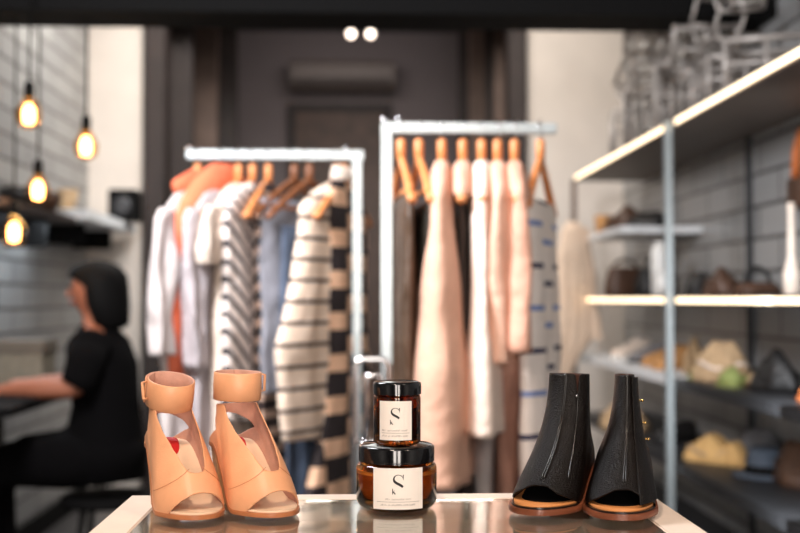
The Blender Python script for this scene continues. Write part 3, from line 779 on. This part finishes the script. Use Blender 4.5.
# low chrome stand between the rails
a, b = P(354, 359, 2.7), P(388, 359, 2.7)
cs = thing('chrome_display_stand', 'low chrome display stand behind the candles between the two rails', 'stand', ((a.x+b.x)/2, 2.7, 0))
hw_ = (b.x-a.x)/2
bm = bmesh.new(); tube(bm, [(-hw_, 0, .02), (-hw_, 0, a.z-.02), (-hw_+.006, 0, a.z-.006), (-hw_+.02, 0, a.z), (hw_-.02, 0, a.z), (hw_-.006, 0, a.z-.006), (hw_, 0, a.z-.02), (hw_, 0, .02)], .0075, 12); finish('hoop', bm, M_chrome, cs)
bm = bmesh.new(); tube(bm, [(-hw_*.3, 0, a.z-.2), (-hw_*.3, 0, a.z-.06), (-hw_*.2, 0, a.z-.04), (hw_*.5, 0, a.z-.04), (hw_*.6, 0, a.z-.06), (hw_*.6, 0, .02)], .006, 12); tube(bm, [(-hw_, 0, a.z-.2), (hw_, 0, a.z-.2)], .005, 8); finish('inner_loop', bm, M_chrome, cs)
box('foot', -hw_-.03, hw_+.03, -.12, .12, 0, .02, M_shelfdark, cs)

# beige coat hanging off the end of the wall shelving
cw = P(576, 222, 5.6)
garment('beige_coat', 'beige coat hanging at the far end of the wall shelving', 'coat', None, 573, 5.6, cw.z+.02, math.radians(15), F_beige,
        mk((-.02, -.03, .03, .014), (-.06, -.07, .06, .03), (-.3, -.1, .1, .04), (-.6, -.1, .12, .04), (-.8, .02, .13, .04)), sleeves=[mk((-.05, -.09, -.03, .02), (-.3, -.13, -.05, .03), (-.62, -.17, -.08, .03))], ph=.5)

# ------------------------------------------------------------------ wall shelving on the right
SX = 1.16
Y0, Y1 = 2.3, 5.93
sh = thing('wall_shelving', 'grey steel wall shelving with lit front edges along the right wall', 'shelving', (SX, 4.08, 0))
def sbox(name, x0, x1, y0, y1, z0, z1, m, parent=sh, bev=.002): return box(name, x0-SX, x1-SX, y0-4.08, y1-4.08, z0, z1, m, parent, bev)
ZT, ZM, ZU, ZLo, ZB2 = CAMZ+.64, CAMZ+.006, CAMZ+.325, CAMZ-.288, CAMZ-.60
def shelf(z, y0, y1, m, led, th=.03):
    o = sbox('shelf_board', SX, XR-.002, y0, y1, z-th, z, m)
    if led:
        ys = [y0, 4.08-.035, 4.08+.035, y1] if y0 < 4 < y1 else [y0, y1]
        for k in range(0, len(ys), 2):
            l_ = sbox('led_strip', SX-.006, SX+.001, ys[k]+.02, ys[k+1]-.02, z-.026, z-.007, M_led, o, .001)
    return o
M_boardtop = mat('bronze_shelf_board', (96, 82, 72), .5, var=.1)
shelf(ZT+.028, Y0, Y1, M_boardtop, True, .035)
shelf(ZM+.006, Y0, Y1, M_shelfdark, True, .034)
shelf(ZU, 4.9, Y1-.3, M_shelfsteel, False, .03)
shelf(ZLo, 4.1, Y1, M_shelfsteel, False, .036)
shelf(ZLo-.004, Y0, 4.06, M_shelfdark, False, .036)
shelf(ZB2, Y0, Y1, M_shelfdark, False, .036)
shelf(.2, Y0, Y1, M_shelfdark, False, .036)
for y, px_ in ((4.08, 0), (5.9, 0), (2.35, 0)):
    sbox('post', SX-.028, SX-.004, y-.018, y+.018, 0, ZT+.02 if y != 5.9 else ZT, M_steel if y < 5 else M_taupe)
for y in (4.28, 5.4, 3.1):
    o = sbox('wall_upright', XR-.022, XR-.001, y-.014, y+.014, 0, ZT, M_shelfdark)
sh_obj = sh
# storage bins under the lower shelf (closed panel of dull steel)
for k, (y0, y1) in enumerate(((2.4, 3.2), (3.22, 4.0), (4.15, 4.9), (4.92, 5.7))):
    pass

# ---- goods on the shelves
def lowshoe(name, label, loc, rz, c, sole, L=.26, group=None, hgt=.09):
    r = thing(name, label, 'shoe', loc, rz, group)
    bm = bmesh.new(); rs = []
    for s, wd_, z in ((0, .012, .03), (.05, .032, .045), (.2, .046, .055), (.4, .044, .07), (.55, .038, hgt*.95), (.7, .036, hgt), (.9, .035, hgt), (1, .02, hgt*.9)):
        rs.append([Vector((wd_*math.cos(a), s*L, .012+max(0, math.sin(a))*(z-.012) if math.sin(a) > 0 else .012)) for a in [2*PI*k/16 for k in range(16)]])
    rings(bm, rs); finish('upper', bm, c, r)
    bm = bmesh.new(); rs = []
    for s, wd_ in ((0, .014), (.05, .036), (.2, .05), (.5, .042), (.9, .04), (1, .024)):
        rs.append([Vector((wd_*a, -.005+s*(L+.012), b)) for a, b in ((-1, 0), (1, 0), (1, .014), (-1, .014))])
    rings(bm, rs); finish('sole', bm, sole, r, smooth=False)
    return r
def handbag(name, label, loc, rz, c, w_, h_, d_, strap=.6, m2=None, group=None):
    r = thing(name, label, 'bag', loc, rz, group)
    bm = bmesh.new(); rs = []
    for z, k in ((0, .94), (.02, 1), (h_*.5, .95), (h_*.9, .8), (h_, .74)):
        kk = 1 if z < h_*.6 else .7
        rs.append([Vector((math.copysign(abs(math.cos(a))**.5, math.cos(a))*w_/2*k, math.copysign(abs(math.sin(a))**.6, math.sin(a))*d_/2*kk, z)) for a in [2*PI*i/28 for i in range(28)]])
    rings(bm, rs); finish('bag_body', bm, c, r)
    bm = bmesh.new(); tube(bm, [(w_*.3*math.cos(PI*k/10), 0, h_*.96+h_*strap*math.sin(PI*k/10)) for k in range(11)], .008, 8); finish('handle', bm, m2 or c, r)
    return r
def slump(name, label, cat, loc, rz, c, w_, d_, h_, seed=0, group=None, trim=None):
    r = thing(name, label, cat, loc, rz, group); rnd = random.Random(seed); p1, p2 = rnd.random()*6, rnd.random()*6
    bm = bmesh.new(); rs = []
    for k in range(9):
        t = k/8; q = math.sin(PI*.5*(1-t))**.6 if t > 0 else .96
        ring = []
        for i in range(32):
            a = 2*PI*i/32; rr = 1+.10*math.sin(3*a+p1+t*2)+.06*math.sin(7*a+p2)
            ring.append(Vector((w_/2*q*rr*math.cos(a), d_/2*q*rr*math.sin(a), h_*t*(1+.18*math.sin(2*a+p2)))) if k < 8 else Vector((.01*math.cos(a), .01*math.sin(a), h_*1.0)))
        rs.append(ring)
    rings(bm, rs); finish('folded_body', bm, c, r)
    bm = bmesh.new(); tube(bm, [(w_*.42*math.cos(a), d_*.42*math.sin(a), h_*.42+.01*math.sin(3*a)) for a in [2*PI*k/24 for k in range(25)]], .008, 6, False); finish('band', bm, trim or c, r)
    return r
def hat(name, label, loc, c, R, h_, group=None, tilt=0):
    r = thing(name, label, 'hat', loc, 0, group); r.rotation_euler = (tilt, 0, 0)
    bm = bmesh.new(); lathe(bm, [(R*.5, .0), (R, .004), (R, .009), (R*.62, .014), (R*.58, h_*.5), (R*.52, h_*.9), (R*.4, h_), (.01, h_*.93)], 32); finish('crown_and_brim', bm, c, r)
    bm = bmesh.new(); lathe(bm, [(R*.63, .014), (R*.64, .02), (R*.61, .04), (R*.58, .042)], 32, cap=False); finish('hat_band', bm, M_black, r)
    return r
C_black = mat('matte_black_leather', (24, 22, 22), .5); C_brown = mat('dark_brown_leather', (74, 50, 36), .5, var=.2)
C_camel = mat('camel_suede', (176, 128, 78), .8, var=.1); C_olive = mat('olive_canvas', (122, 128, 72), .85, var=.1)
C_green = mat('lime_green_suede', (136, 146, 84), .8, var=.1); C_sand = mat('sand_suede', (178, 150, 116), .85, var=.15)
C_cream = mat('cream_leather', (224, 206, 190), .6); C_greyb = mat('grey_felt', (118, 116, 118), .9)
C_rust = mat('rust_leather', (190, 106, 56), .5); C_pinkp = mat('pink_beige_leather', (206, 160, 140), .6)
C_yel = mat('mustard_linen', (206, 166, 108), .9, var=.12); C_navy = mat('slate_felt', (70, 78, 90), .9); C_white = mat('white_ceramic', (228, 226, 222), .3)
def at(px, Yd, z, xo=0):    # a spot on a shelf of height z, seen at picture column px, depth Yd
    return Vector((P(px, 300, Yd).x+xo, Yd, z))
# middle lit shelf
zm = ZM+.0065
handbag('box_bag', 'dark brown box bag on the lit shelf beside the beige coat', at(625, 5.35, zm), .2, C_brown, .2, .14, .12, .3)
handbag('black_bag', 'black rounded bag on the lit shelf left of the front post', at(655, 5.15, zm), .4, C_black, .2, .13, .12, .4)
slump('black_pouch', 'black slouchy pouch right of the shelving post on the lit shelf', 'pouch', at(699, 4.15, zm), 0, C_black, .1, .12, .09, 3)
slump('brown_pouch', 'dark brown slouchy pouch next to the black pouch on the lit shelf', 'pouch', at(722, 3.95, zm), .5, C_brown, .12, .14, .1, 4)
handbag('structured_handbag', 'black structured handbag with raised handle on the lit shelf at right', at(757, 3.85, zm), .15, C_brown, .16, .045, .12, 1.2, C_black)
r = thing('bottle_vase', 'tall pale bottle vase at the right end of the lit shelf', 'vase', at(792, 3.45, zm))
bm = bmesh.new(); lathe(bm, [(.02, 0), (.026, .005), (.026, .07), (.012, .12), (.010, .26), (.013, .27), (.008, .27)], 28); finish('vase_body', bm, C_cream, r)
bm = bmesh.new(); lathe(bm, [(.012, .27), (.012, .29), (.001, .292)], 20); finish('stopper', bm, C_cream, r)
r = thing('glass_ornament', 'small pale glass ornament on the lit shelf just left of the front post', 'ornament', at(665, 4.32, zm))
bm = bmesh.new(); lathe(bm, [(.012, 0), (.03, .02), (.034, .05), (.018, .08), (.012, .1)], 24); finish('ornament_body', bm, C_white, r)
# white lamp-like vessel by the post, upper small shelf
r = thing('white_vase', 'white cylindrical vase behind the front shelving post', 'vase', at(661, 4.82, zm+.0))
bm = bmesh.new(); lathe(bm, [(.03, 0), (.04, .01), (.042, .2), (.03, .22), (.026, .22)], 28); finish('vase_body', bm, C_white, r)
bm = bmesh.new(); lathe(bm, [(.028, .22), (.028, .235), (.001, .236)], 20); finish('lid', bm, C_white, r)
# upper small shelf
slump('folded_brown_bag', 'brown slouchy bag on the short upper shelf', 'bag', at(628, 5.2, ZU+.001), .2, C_brown, .2, .3, .11, 8)
r = thing('terracotta_cup', 'small tan cup at the far end of the short upper shelf', 'cup', at(604, 5.5, ZU+.001))
bm = bmesh.new(); lathe(bm, [(.03, 0), (.04, .01), (.045, .09), (.04, .09), (.036, .015)], 24); finish('cup_body', bm, C_camel, r)
bm = bmesh.new(); tube(bm, [(.042, 0, .07), (.065, 0, .065), (.068, 0, .035), (.04, 0, .025)], .005, 8); finish('handle', bm, C_camel, r)
slump('dark_pouch', 'dark flat pouch beside the brown bag on the short upper shelf', 'pouch', at(648, 5.02, ZU+.001), .4, C_black, .16, .3, .07, 12)
# hanging pieces at the upper right
r = thing('hanging_satchel', 'brown and rust satchel hanging on the tiled wall at the right edge', 'bag', (P(797, 165, 3.7).x+.02, 3.7, P(797, 208, 3.7).z))
bm = bmesh.new(); rs = [[Vector((.04*math.cos(a), .085*k*math.copysign(abs(math.sin(a))**.6, math.sin(a)), z)) for a in [2*PI*i/24 for i in range(24)]] for z, k in ((0, .9), (.015, 1), (.08, 1), (.1, .9))]
rings(bm, rs); finish('bag_body', bm, C_brown, r)
bm = bmesh.new(); tube(bm, [(0, -.06, .095), (0, -.05, .2), (.0, 0, .26), (0, .05, .2), (0, .06, .095)], .018, 8); finish('strap', bm, C_rust, r)
# lower shelf: shoes and bags
z = ZLo+.0005
lowshoe('sneaker', 'cream sneaker on the lower shelf near the beige coat', at(612, 5.3, z), -1.2, C_cream, C_white, .22, None, .1)
lowshoe('ankle_shoe', 'grey shoe between the cream sneaker and the camel shoes', at(630, 4.95, z), -1.2, C_greyb, C_black, .22)
lowshoe('camel_shoe', 'camel suede shoe left of the front post, nearer of two', at(655, 4.5, z), -1.2, C_camel, C_camel, .24, 'camel suede shoes')
lowshoe('camel_shoe', 'camel suede shoe left of the front post, farther of two', at(644, 4.75, z), -1.2, C_camel, C_camel, .24, 'camel suede shoes')
z = ZLo-.0035
lowshoe('green_shoe', 'lime green shoe on the lower shelf right of the front post', at(694, 3.98, z), -1.1, C_green, C_green, .15, None, .045)
slump('sand_suede_bag', 'sand suede slouchy bag on the lower shelf, right of the front post', 'bag', at(723, 3.88, z), .3, C_sand, .17, .24, .14, 21, None, C_cream)
slump('small_cream_pouch', 'small tan pouch standing behind the lime green shoe', 'pouch', at(694, 4.22, z+.004), .3, C_sand, .07, .1, .14, 22)
lowshoe('olive_shoe', 'olive shoe in front of the sand suede bag', at(722, 3.66, z), -1.2, C_green, C_olive, .1, None, .04)
lowshoe('sand_shoe', 'sand suede shoe standing between the sand bag and the black bag', at(752, 3.6, z), -.9, C_sand, C_brown, .17, None, .1)
slump('black_slouch_bag', 'large black slouchy bag on the lower shelf at the right', 'bag', at(776, 3.5, z), .1, C_black, .15, .2, .13, 23, None, C_black)
lowshoe('rust_shoe', 'rust leather shoe at the right edge of the lower shelf', at(803, 3.12, z), -1.2, C_rust, C_rust, .2, None, .08)
# bottom shelf
z = ZB2+.0005
slump('mustard_cloth', 'mustard linen bundle on the bottom shelf right of the front post', 'cloth bundle', at(711, 4.08, z), .3, C_yel, .17, .26, .1, 31, None, C_sand)
slump('camel_cloth', 'small camel bundle to the right of the mustard linen bundle', 'cloth bundle', at(733, 3.98, z), .2, C_yel, .1, .16, .085, 32)
hat('felt_hat', 'grey felt hat with a dark band on the bottom shelf', at(765, 3.72, z), C_navy, .115, .1)
slump('grey_scarf', 'grey folded scarf resting behind the felt hat', 'scarf', at(757, 4.05, z), .2, C_greyb, .16, .2, .12, 33)
slump('dark_brown_bag', 'dark brown bag at the right end of the bottom shelf', 'bag', at(797, 3.55, z), .2, C_brown, .14, .22, .14, 34)
lowshoe('dark_clog', 'black clog left of the front post on the bottom shelf', at(655, 4.6, z), -1.2, C_black, C_black, .2)
slump('olive_cloth', 'pale olive bundle at the far end of the bottom shelf', 'cloth bundle', at(622, 5.1, z), .3, C_sand, .2, .3, .12, 35)
# wire frames on the top shelf
zt = ZT+.0285
def wire_box(label, loc, rot, sx, sy, sz_, r_=.006, hexa=False, slats=2):
    o = thing('wire_frame_basket', label, 'wire basket', loc, 0, 'wire frames on the top shelf'); o.rotation_euler = rot
    bm = bmesh.new()
    if hexa:
        for yy in (-sy/2, sy/2):
            pts = [(sx/2*math.cos(PI/3*k), yy, sz_/2*math.sin(PI/3*k)+sz_/2) for k in range(7)]
            for a, b in zip(pts, pts[1:]): tube(bm, [a, b], r_, 6)
        for k in range(6): tube(bm, [(sx/2*math.cos(PI/3*k), -sy/2, sz_/2*math.sin(PI/3*k)+sz_/2), (sx/2*math.cos(PI/3*k), sy/2, sz_/2*math.sin(PI/3*k)+sz_/2)], r_, 6)
        finish('rim', bm, M_wire, o)
    else:
        for zz in (0, sz_):
            c = [(-sx/2, -sy/2, zz), (sx/2, -sy/2, zz), (sx/2, sy/2, zz), (-sx/2, sy/2, zz), (-sx/2, -sy/2, zz)]
            for a, b in zip(c, c[1:]): tube(bm, [a, b], r_, 6)
        for a in c[:4]: tube(bm, [(a[0], a[1], 0), (a[0], a[1], sz_)], r_, 6)
        finish('rim', bm, M_wire, o)
        bm = bmesh.new()
        for k in range(1, slats+1):
            f = k/(slats+1); tube(bm, [(-sx/2+sx*f, -sy/2, 0), (-sx/2+sx*f, -sy/2, sz_)], r_*.7, 6)
            tube(bm, [(-sx/2, -sy/2+sy*f, 0), (-sx/2, -sy/2+sy*f, sz_)], r_*.7, 6); tube(bm, [(-sx/2, -sy/2, sz_*f), (-sx/2, sy/2, sz_*f)], r_*.7, 6)
            tube(bm, [(-sx/2, -sy/2, sz_*f), (sx/2, -sy/2, sz_*f)], r_*.7, 6)
        finish('mesh', bm, M_wire, o)
    return o
ys_ = 0
places = ['farthest of the bottom layer', 'second farthest of the bottom layer', 'third farthest of the bottom layer', 'fourth farthest of the bottom layer', 'just above the front post', 'first right of the front post', 'second right of the front post', 'nearest the right edge']
ys = [5.25, 4.97, 4.69, 4.41, 4.13, 3.85, 3.57]
for k, y in enumerate(ys):
    wire_box('grey wire frame resting on the top shelf, '+places[k], (SX+.175, y, zt+.012), (0, 0, random.uniform(-.45, .45)), .25, .23, (.2+.05*(k % 2)) if y > 4.2 else .15, .011, slats=1)
for k, y in enumerate([5.2, 4.9, 4.6, 4.3]):
    wire_box('stacked grey wire frame, upper layer, '+['farthest', 'second from the far end', 'third from the far end', 'nearest'][k], (SX+.18, y, zt+.285), (PI/4, 0, .2*(-1)**k), .23, .19, .19, .011, slats=1)
for k, y in enumerate([5.1, 4.8]):
    wire_box('stacked grey wire frame, third layer up, '+['farther', 'nearer'][k]+' of two', (SX+.18, y, zt+.53), (PI/4, 0, -.15*(-1)**k), .22, .17, .17, .011, slats=1)
wire_box('six-sided wire frame tilted at the top of the pile, before the dark beam', (SX+.1, 3.85, zt+.225), (0, 0, PI/2+.2), .2, .1, .19, .007, True)
wire_box('six-sided wire frame nearest the right edge, before the dark beam', (SX+.1, 3.55, zt+.275), (0, 0, PI/2-.3), .2, .1, .17, .007, True)

# ------------------------------------------------------------------ left side: shelf, lamps, counter
ls = thing('white_wall_shelf', 'white floating shelf at the back of the left wall', 'shelf', (XL, 5.8, 1.565))
box('board', .001, .285, -.57, .56, -.05, 0, mat('white_shelf_lacquer', (235, 238, 240), .4), ls)
box('bracket', .001, .2, -.3, -.27, -.15, -.03, M_black, ls)
box('bracket', .001, .2, .27, .3, -.15, -.03, M_black, ls)
ls2 = thing('dark_wall_shelf', 'dark timber floating shelf on the left tiled wall behind the bulbs', 'shelf', (XL, 4.8, 1.52))
box('board', .001, .24, -.7, .4, -.03, 0, M_darkwood, ls2)
box('bracket', .001, .18, -.4, -.37, -.15, -.03, M_black, ls2)
box('bracket', .001, .18, .1, .13, -.15, -.03, M_black, ls2)
sp_ = thing('speaker', 'black box speaker on the white floating shelf', 'speaker', P(121, 213, 6.1)*0+Vector((P(123, 213, 6.05).x-.0, 6.1, 1.5655)))
box('cabinet', -.075, .075, -.08, .08, 0, .17, M_black, sp_, .004)
bm = bmesh.new(); lathe(bm, [(.05, 0), (.05, .004), (.03, .002), (.01, .006)], 24); bmesh.ops.rotate(bm, verts=bm.verts, matrix=Matrix.Rotation(PI/2, 3, 'X')); bmesh.ops.translate(bm, verts=bm.verts, vec=(0, -.081, .08)); finish('speaker_cone', bm, M_shelfdark, sp_)
for k, (px, Y, w_, h_, c, lb) in enumerate(((64, 4.75, .2, .09, C_black, 'wide black bowl on the dark wall shelf'), (80, 5.05, .15, .1, C_brown, 'dark brown bowl beside the wide black bowl on the wall shelf'), (96, 5.45, .1, .11, C_sand, 'sand coloured bowl at the near end of the white shelf'))):
    zz = 1.5205 if Y < 5.2 else 1.5655
    r = thing('bowl', lb, 'bowl', (XL+.13, Y, zz))
    bm = bmesh.new(); lathe(bm, [(w_*.25, 0), (w_*.3, .005), (w_*.5, h_*.6), (w_*.52, h_), (w_*.48, h_), (w_*.4, h_*.4), (w_*.1, .02)], 32); finish('bowl_body', bm, c, r)
    bm = bmesh.new(); lathe(bm, [(w_*.53, h_-.008), (w_*.54, h_-.004), (w_*.53, h_), (w_*.5, h_)], 32, cap=False); finish('rim', bm, c, r)

bulbs = [(29, 114, 3.9, 'upper left, largest of the four'), (86, 146, 4.15, 'right, nearest the white wall'), (38, 190, 4.2, 'third down, just above the lowest'), (14, 232, 4.1, 'lowest and farthest left of the four')]
for px, py, Y, wh in bulbs:
    p = P(px, py, Y)
    r = thing('pendant_bulb', 'clear glowing pendant bulb on a thin black cord, '+wh, 'pendant light', p, 0, 'pendant bulbs by the tiled wall')
    bm = bmesh.new(); prof = [(.004, -.052), (.02, -.049), (.037, -.034), (.044, -.01), (.042, .012), (.03, .036), (.017, .056), (.014, .07)]
    lathe(bm, prof, 28); o = finish('bulb_glass', bm, M_bulbglass, r)
    md = o.modifiers.new('thin', 'SOLIDIFY'); md.thickness = .001
    bm = bmesh.new(); lathe(bm, [(.006, -.036), (.017, -.032), (.021, -.01), (.020, .015), (.011, .032), (.004, .036)], 16); finish('filament', bm, M_bulb, r)
    bm = bmesh.new(); lathe(bm, [(.012, .06), (.017, .064), (.018, .1), (.012, .112), (.004, .116)], 20); finish('socket', bm, M_black, r)
    bm = bmesh.new(); tube(bm, [(0, 0, .112), (0, 0, ZC-p.z-.02)], .004, 8); finish('cord', bm, M_black, r)
    bm = bmesh.new(); lathe(bm, [(.05, ZC-p.z-.025), (.05, ZC-p.z)], 24); finish('ceiling_rose', bm, M_black, r)
    l = bpy.data.lights.new('bulb_glow', 'POINT'); l.energy = .7; l.color = (1, .7, .42); l.shadow_soft_size = .03
    lo = bpy.data.objects.new('bulb_glow', l); COL.objects.link(lo); lo.parent = r; lo.location = (0, -.06, -.02)

ct = thing('counter', 'dark timber sales counter in front of the left tiled wall', 'counter', (-1.38, 4.35, 0))
box('counter_top', -.17, .2, -.55, .5, .745, .775, M_black, ct)
box('counter_base', -.17, -.13, -.5, .45, .0, .745, mat('dark_counter_panel', (28, 26, 25), .6), ct)
bxo = thing('carton', 'greenish grey storage box standing on the counter', 'box', (-1.405, 4.62, .7755))
M_carton = mat('grey_green_board', (124, 118, 104), .8)
box('box_body', -.13, .13, -.1, .1, 0, .15, M_carton, bxo, .003); box('lid', -.135, .135, -.105, .105, .15, .2, mat('grey_green_lid', (100, 92, 82), .8), bxo, .003)
tl = thing('card_terminal', 'small dark card terminal on the counter by the seated person', 'card terminal', (-1.40, 4.02, .7755), .4)
box('terminal_body', -.04, .04, -.08, .08, 0, .03, M_shelfdark, tl, .005); box('screen', -.03, .03, .01, .06, .03, .032, M_greys if False else C_greyb, tl, .001)

# ------------------------------------------------------------------ person seated at the counter
pr = thing('person', 'person with black bobbed hair in black clothes, seated at the counter, forearm on it', 'person', (-1.0, 4.3, 0))
def skin_mesh(name, joints, edges, m, parent, sub=2, extra=None):
    me = bpy.data.meshes.new(name); me.from_pydata([j[0] for j in joints], edges, []); me.materials.append(m)
    o = bpy.data.objects.new(name, me); COL.objects.link(o); o.parent = parent
    md = o.modifiers.new('skin', 'SKIN'); md.use_smooth_shade = True
    if not me.skin_vertices: 
        bpy.context.view_layer.objects.active = o
    for i, j in enumerate(joints):
        r_ = j[1] if isinstance(j[1], tuple) else (j[1], j[1])
        me.skin_vertices[0].data[i].radius = r_
        me.skin_vertices[0].data[i].use_root = (i == 0)
    s = o.modifiers.new('sub', 'SUBSURF'); s.levels = sub; s.render_levels = sub
    return o
# local: facing -X, near side -Y
J = [((.03, 0, .60), (.06, .06)), ((.03, 0, .72), (.085, .11)), ((.03, 0, .86), (.09, .12)), ((.0, 0, .98), (.075, .11)), ((-.01, 0, 1.04), (.05, .055)), ((-.015, 0, 1.085), .045), ((-.03, 0, 1.13), .066), ((-.03, 0, 1.19), .086), ((-.025, 0, 1.235), .07),
     ((.0, -.16, .97), .055), ((-.01, -.2, .85), .045), ((-.04, -.21, .815), .042), ((-.17, -.2, .815), .036), ((-.28, -.17, .81), .026), ((-.33, -.16, .805), (.036, .02)),
     ((.0, .16, .97), .055), ((-.03, .2, .84), .045), ((-.06, .2, .815), .04), ((-.2, .14, .815), .034), ((-.3, .08, .81), .026), ((-.35, .06, .805), (.036, .02)),
     ((-.1, -.09, .53), .035), ((-.36, -.1, .52), .035), ((-.4, -.1, .3), .05), ((-.38, -.1, .09), .04), ((-.42, -.1, .05), .045), ((-.46, -.1, .04), .035),
     ((-.1, .09, .53), .035), ((-.36, .1, .52), .035), ((-.4, .1, .3), .05), ((-.38, .1, .09), .04), ((-.42, .1, .05), .045), ((-.46, .1, .04), .035)]
E = [(0, 1), (1, 2), (2, 3), (3, 4), (4, 5), (5, 6), (6, 7), (7, 8), (3, 9), (9, 10), (10, 11), (11, 12), (12, 13), (13, 14), (3, 15), (15, 16), (16, 17), (17, 18), (18, 19), (19, 20),
     (0, 21), (21, 22), (22, 23), (23, 24), (24, 25), (25, 26), (0, 27), (27, 28), (28, 29), (29, 30), (30, 31), (31, 32)]
# fingers for both hands
for base, (hx, hy, hz), sgn in ((14, J[14][0], -1), (20, J[20][0], 1)):
    for f, (dy, ln) in enumerate(((-.027, .062), (-.009, .07), (.009, .066), (.026, .052))):
        i = len(J)
        J.append(((hx-.02, hy+dy, hz), .009)); J.append(((hx-.02-ln*.55, hy+dy*1.15, hz-.002), .008)); J.append(((hx-.02-ln, hy+dy*1.1, hz-.014), .007))
        E += [(base, i), (i, i+1), (i+1, i+2)]
    i = len(J); th_ = -.035*sgn*-1
    J.append(((hx+.01, hy-.03*sgn, hz), .01)); J.append(((hx-.03, hy-.045*sgn, hz-.008), .008)); E += [(base, i), (i, i+1)]
body = skin_mesh('body', J, E, M_skin, pr)
# face features joined to the head as low relief parts of the head: nose, ears
bm = bmesh.new()
ball(bm, (-.114, 0, 1.165), (.011, .010, .016), 8); finish('nose', bm, M_skin, pr)
bm = bmesh.new(); ball(bm, (-.1, -.026, 1.188), (.010, .010, .007), 8); finish('eye', bm, M_hair, pr)
bm = bmesh.new(); ball(bm, (-.1, .026, 1.188), (.010, .010, .007), 8); finish('eye', bm, M_hair, pr)
bm = bmesh.new(); ball(bm, (-.096, 0, 1.13), (.014, .022, .007), 8); finish('mouth', bm, mat('lips', (150, 78, 70), .5), pr)
# hair: bob down to the nape
bm = bmesh.new()
n = 28; rs = []
for z_, rx_, ry_, cx_ in ((1.03, .05, .07, .045), (1.05, .085, .10, .03), (1.12, .105, .118, .012), (1.19, .108, .12, .004), (1.235, .112, .108, -.006), (1.27, .088, .086, -.01), (1.292, .035, .035, -.005)):
    rs.append([Vector((cx_+rx_*math.cos(2*PI*k/n)*(1 if math.cos(2*PI*k/n) > 0 or z_ > 1.21 else .5), ry_*math.sin(2*PI*k/n), z_)) for k in range(n)])
rings(bm, rs); finish('hair', bm, M_hair, pr)
# clothes
bm = bmesh.new()
tube(bm, [(.02, 0, .47), (.025, 0, .6), (.03, 0, .74), (.02, 0, .88), (.0, 0, .97), (-.003, 0, 1.01), (-.005, 0, 1.05)], [(.19, .165), (.175, .15), (.15, .125), (.17, .13), (.165, .115), (.12, .09), (.068, .064)], 28)
for sd in (-1, 1):
    ball(bm, (0, sd*.15, .955), (.085, .075, .08), 12)
    tube(bm, [(.0, sd*.16, .965), (-.006, sd*.19, .9), (-.02, sd*.205, .85), (-.035, sd*.21, .825)], [.078, .07, .064, .06], 16)
finish('black_top', bm, M_cloth_black, pr)
bm = bmesh.new()
ball(bm, (.0, 0, .56), (.19, .19, .13), 14)
for sd in (-1, 1):
    tube(bm, [(.02, sd*.08, .55), (-.1, sd*.09, .54), (-.3, sd*.1, .53), (-.385, sd*.1, .49), (-.41, sd*.1, .4), (-.4, sd*.1, .3), (-.385, sd*.1, .1)], [.105, .105, .085, .075, .068, .062, .055], 18)
finish('black_trousers', bm, M_cloth_black, pr)
st = thing('stool', 'black round stool under the seated person', 'stool', (-.96, 4.3, 0))
bm = bmesh.new(); lathe(bm, [(.05, .36), (.17, .365), (.18, .38), (.17, .4), (.05, .402)], 32); finish('seat', bm, M_black, st)
for k in range(4):
    a = PI/4+PI/2*k; bm = bmesh.new(); tube(bm, [(.1*math.cos(a), .1*math.sin(a), .37), (.17*math.cos(a), .17*math.sin(a), 0)], .012, 8); finish('leg', bm, M_black, st)
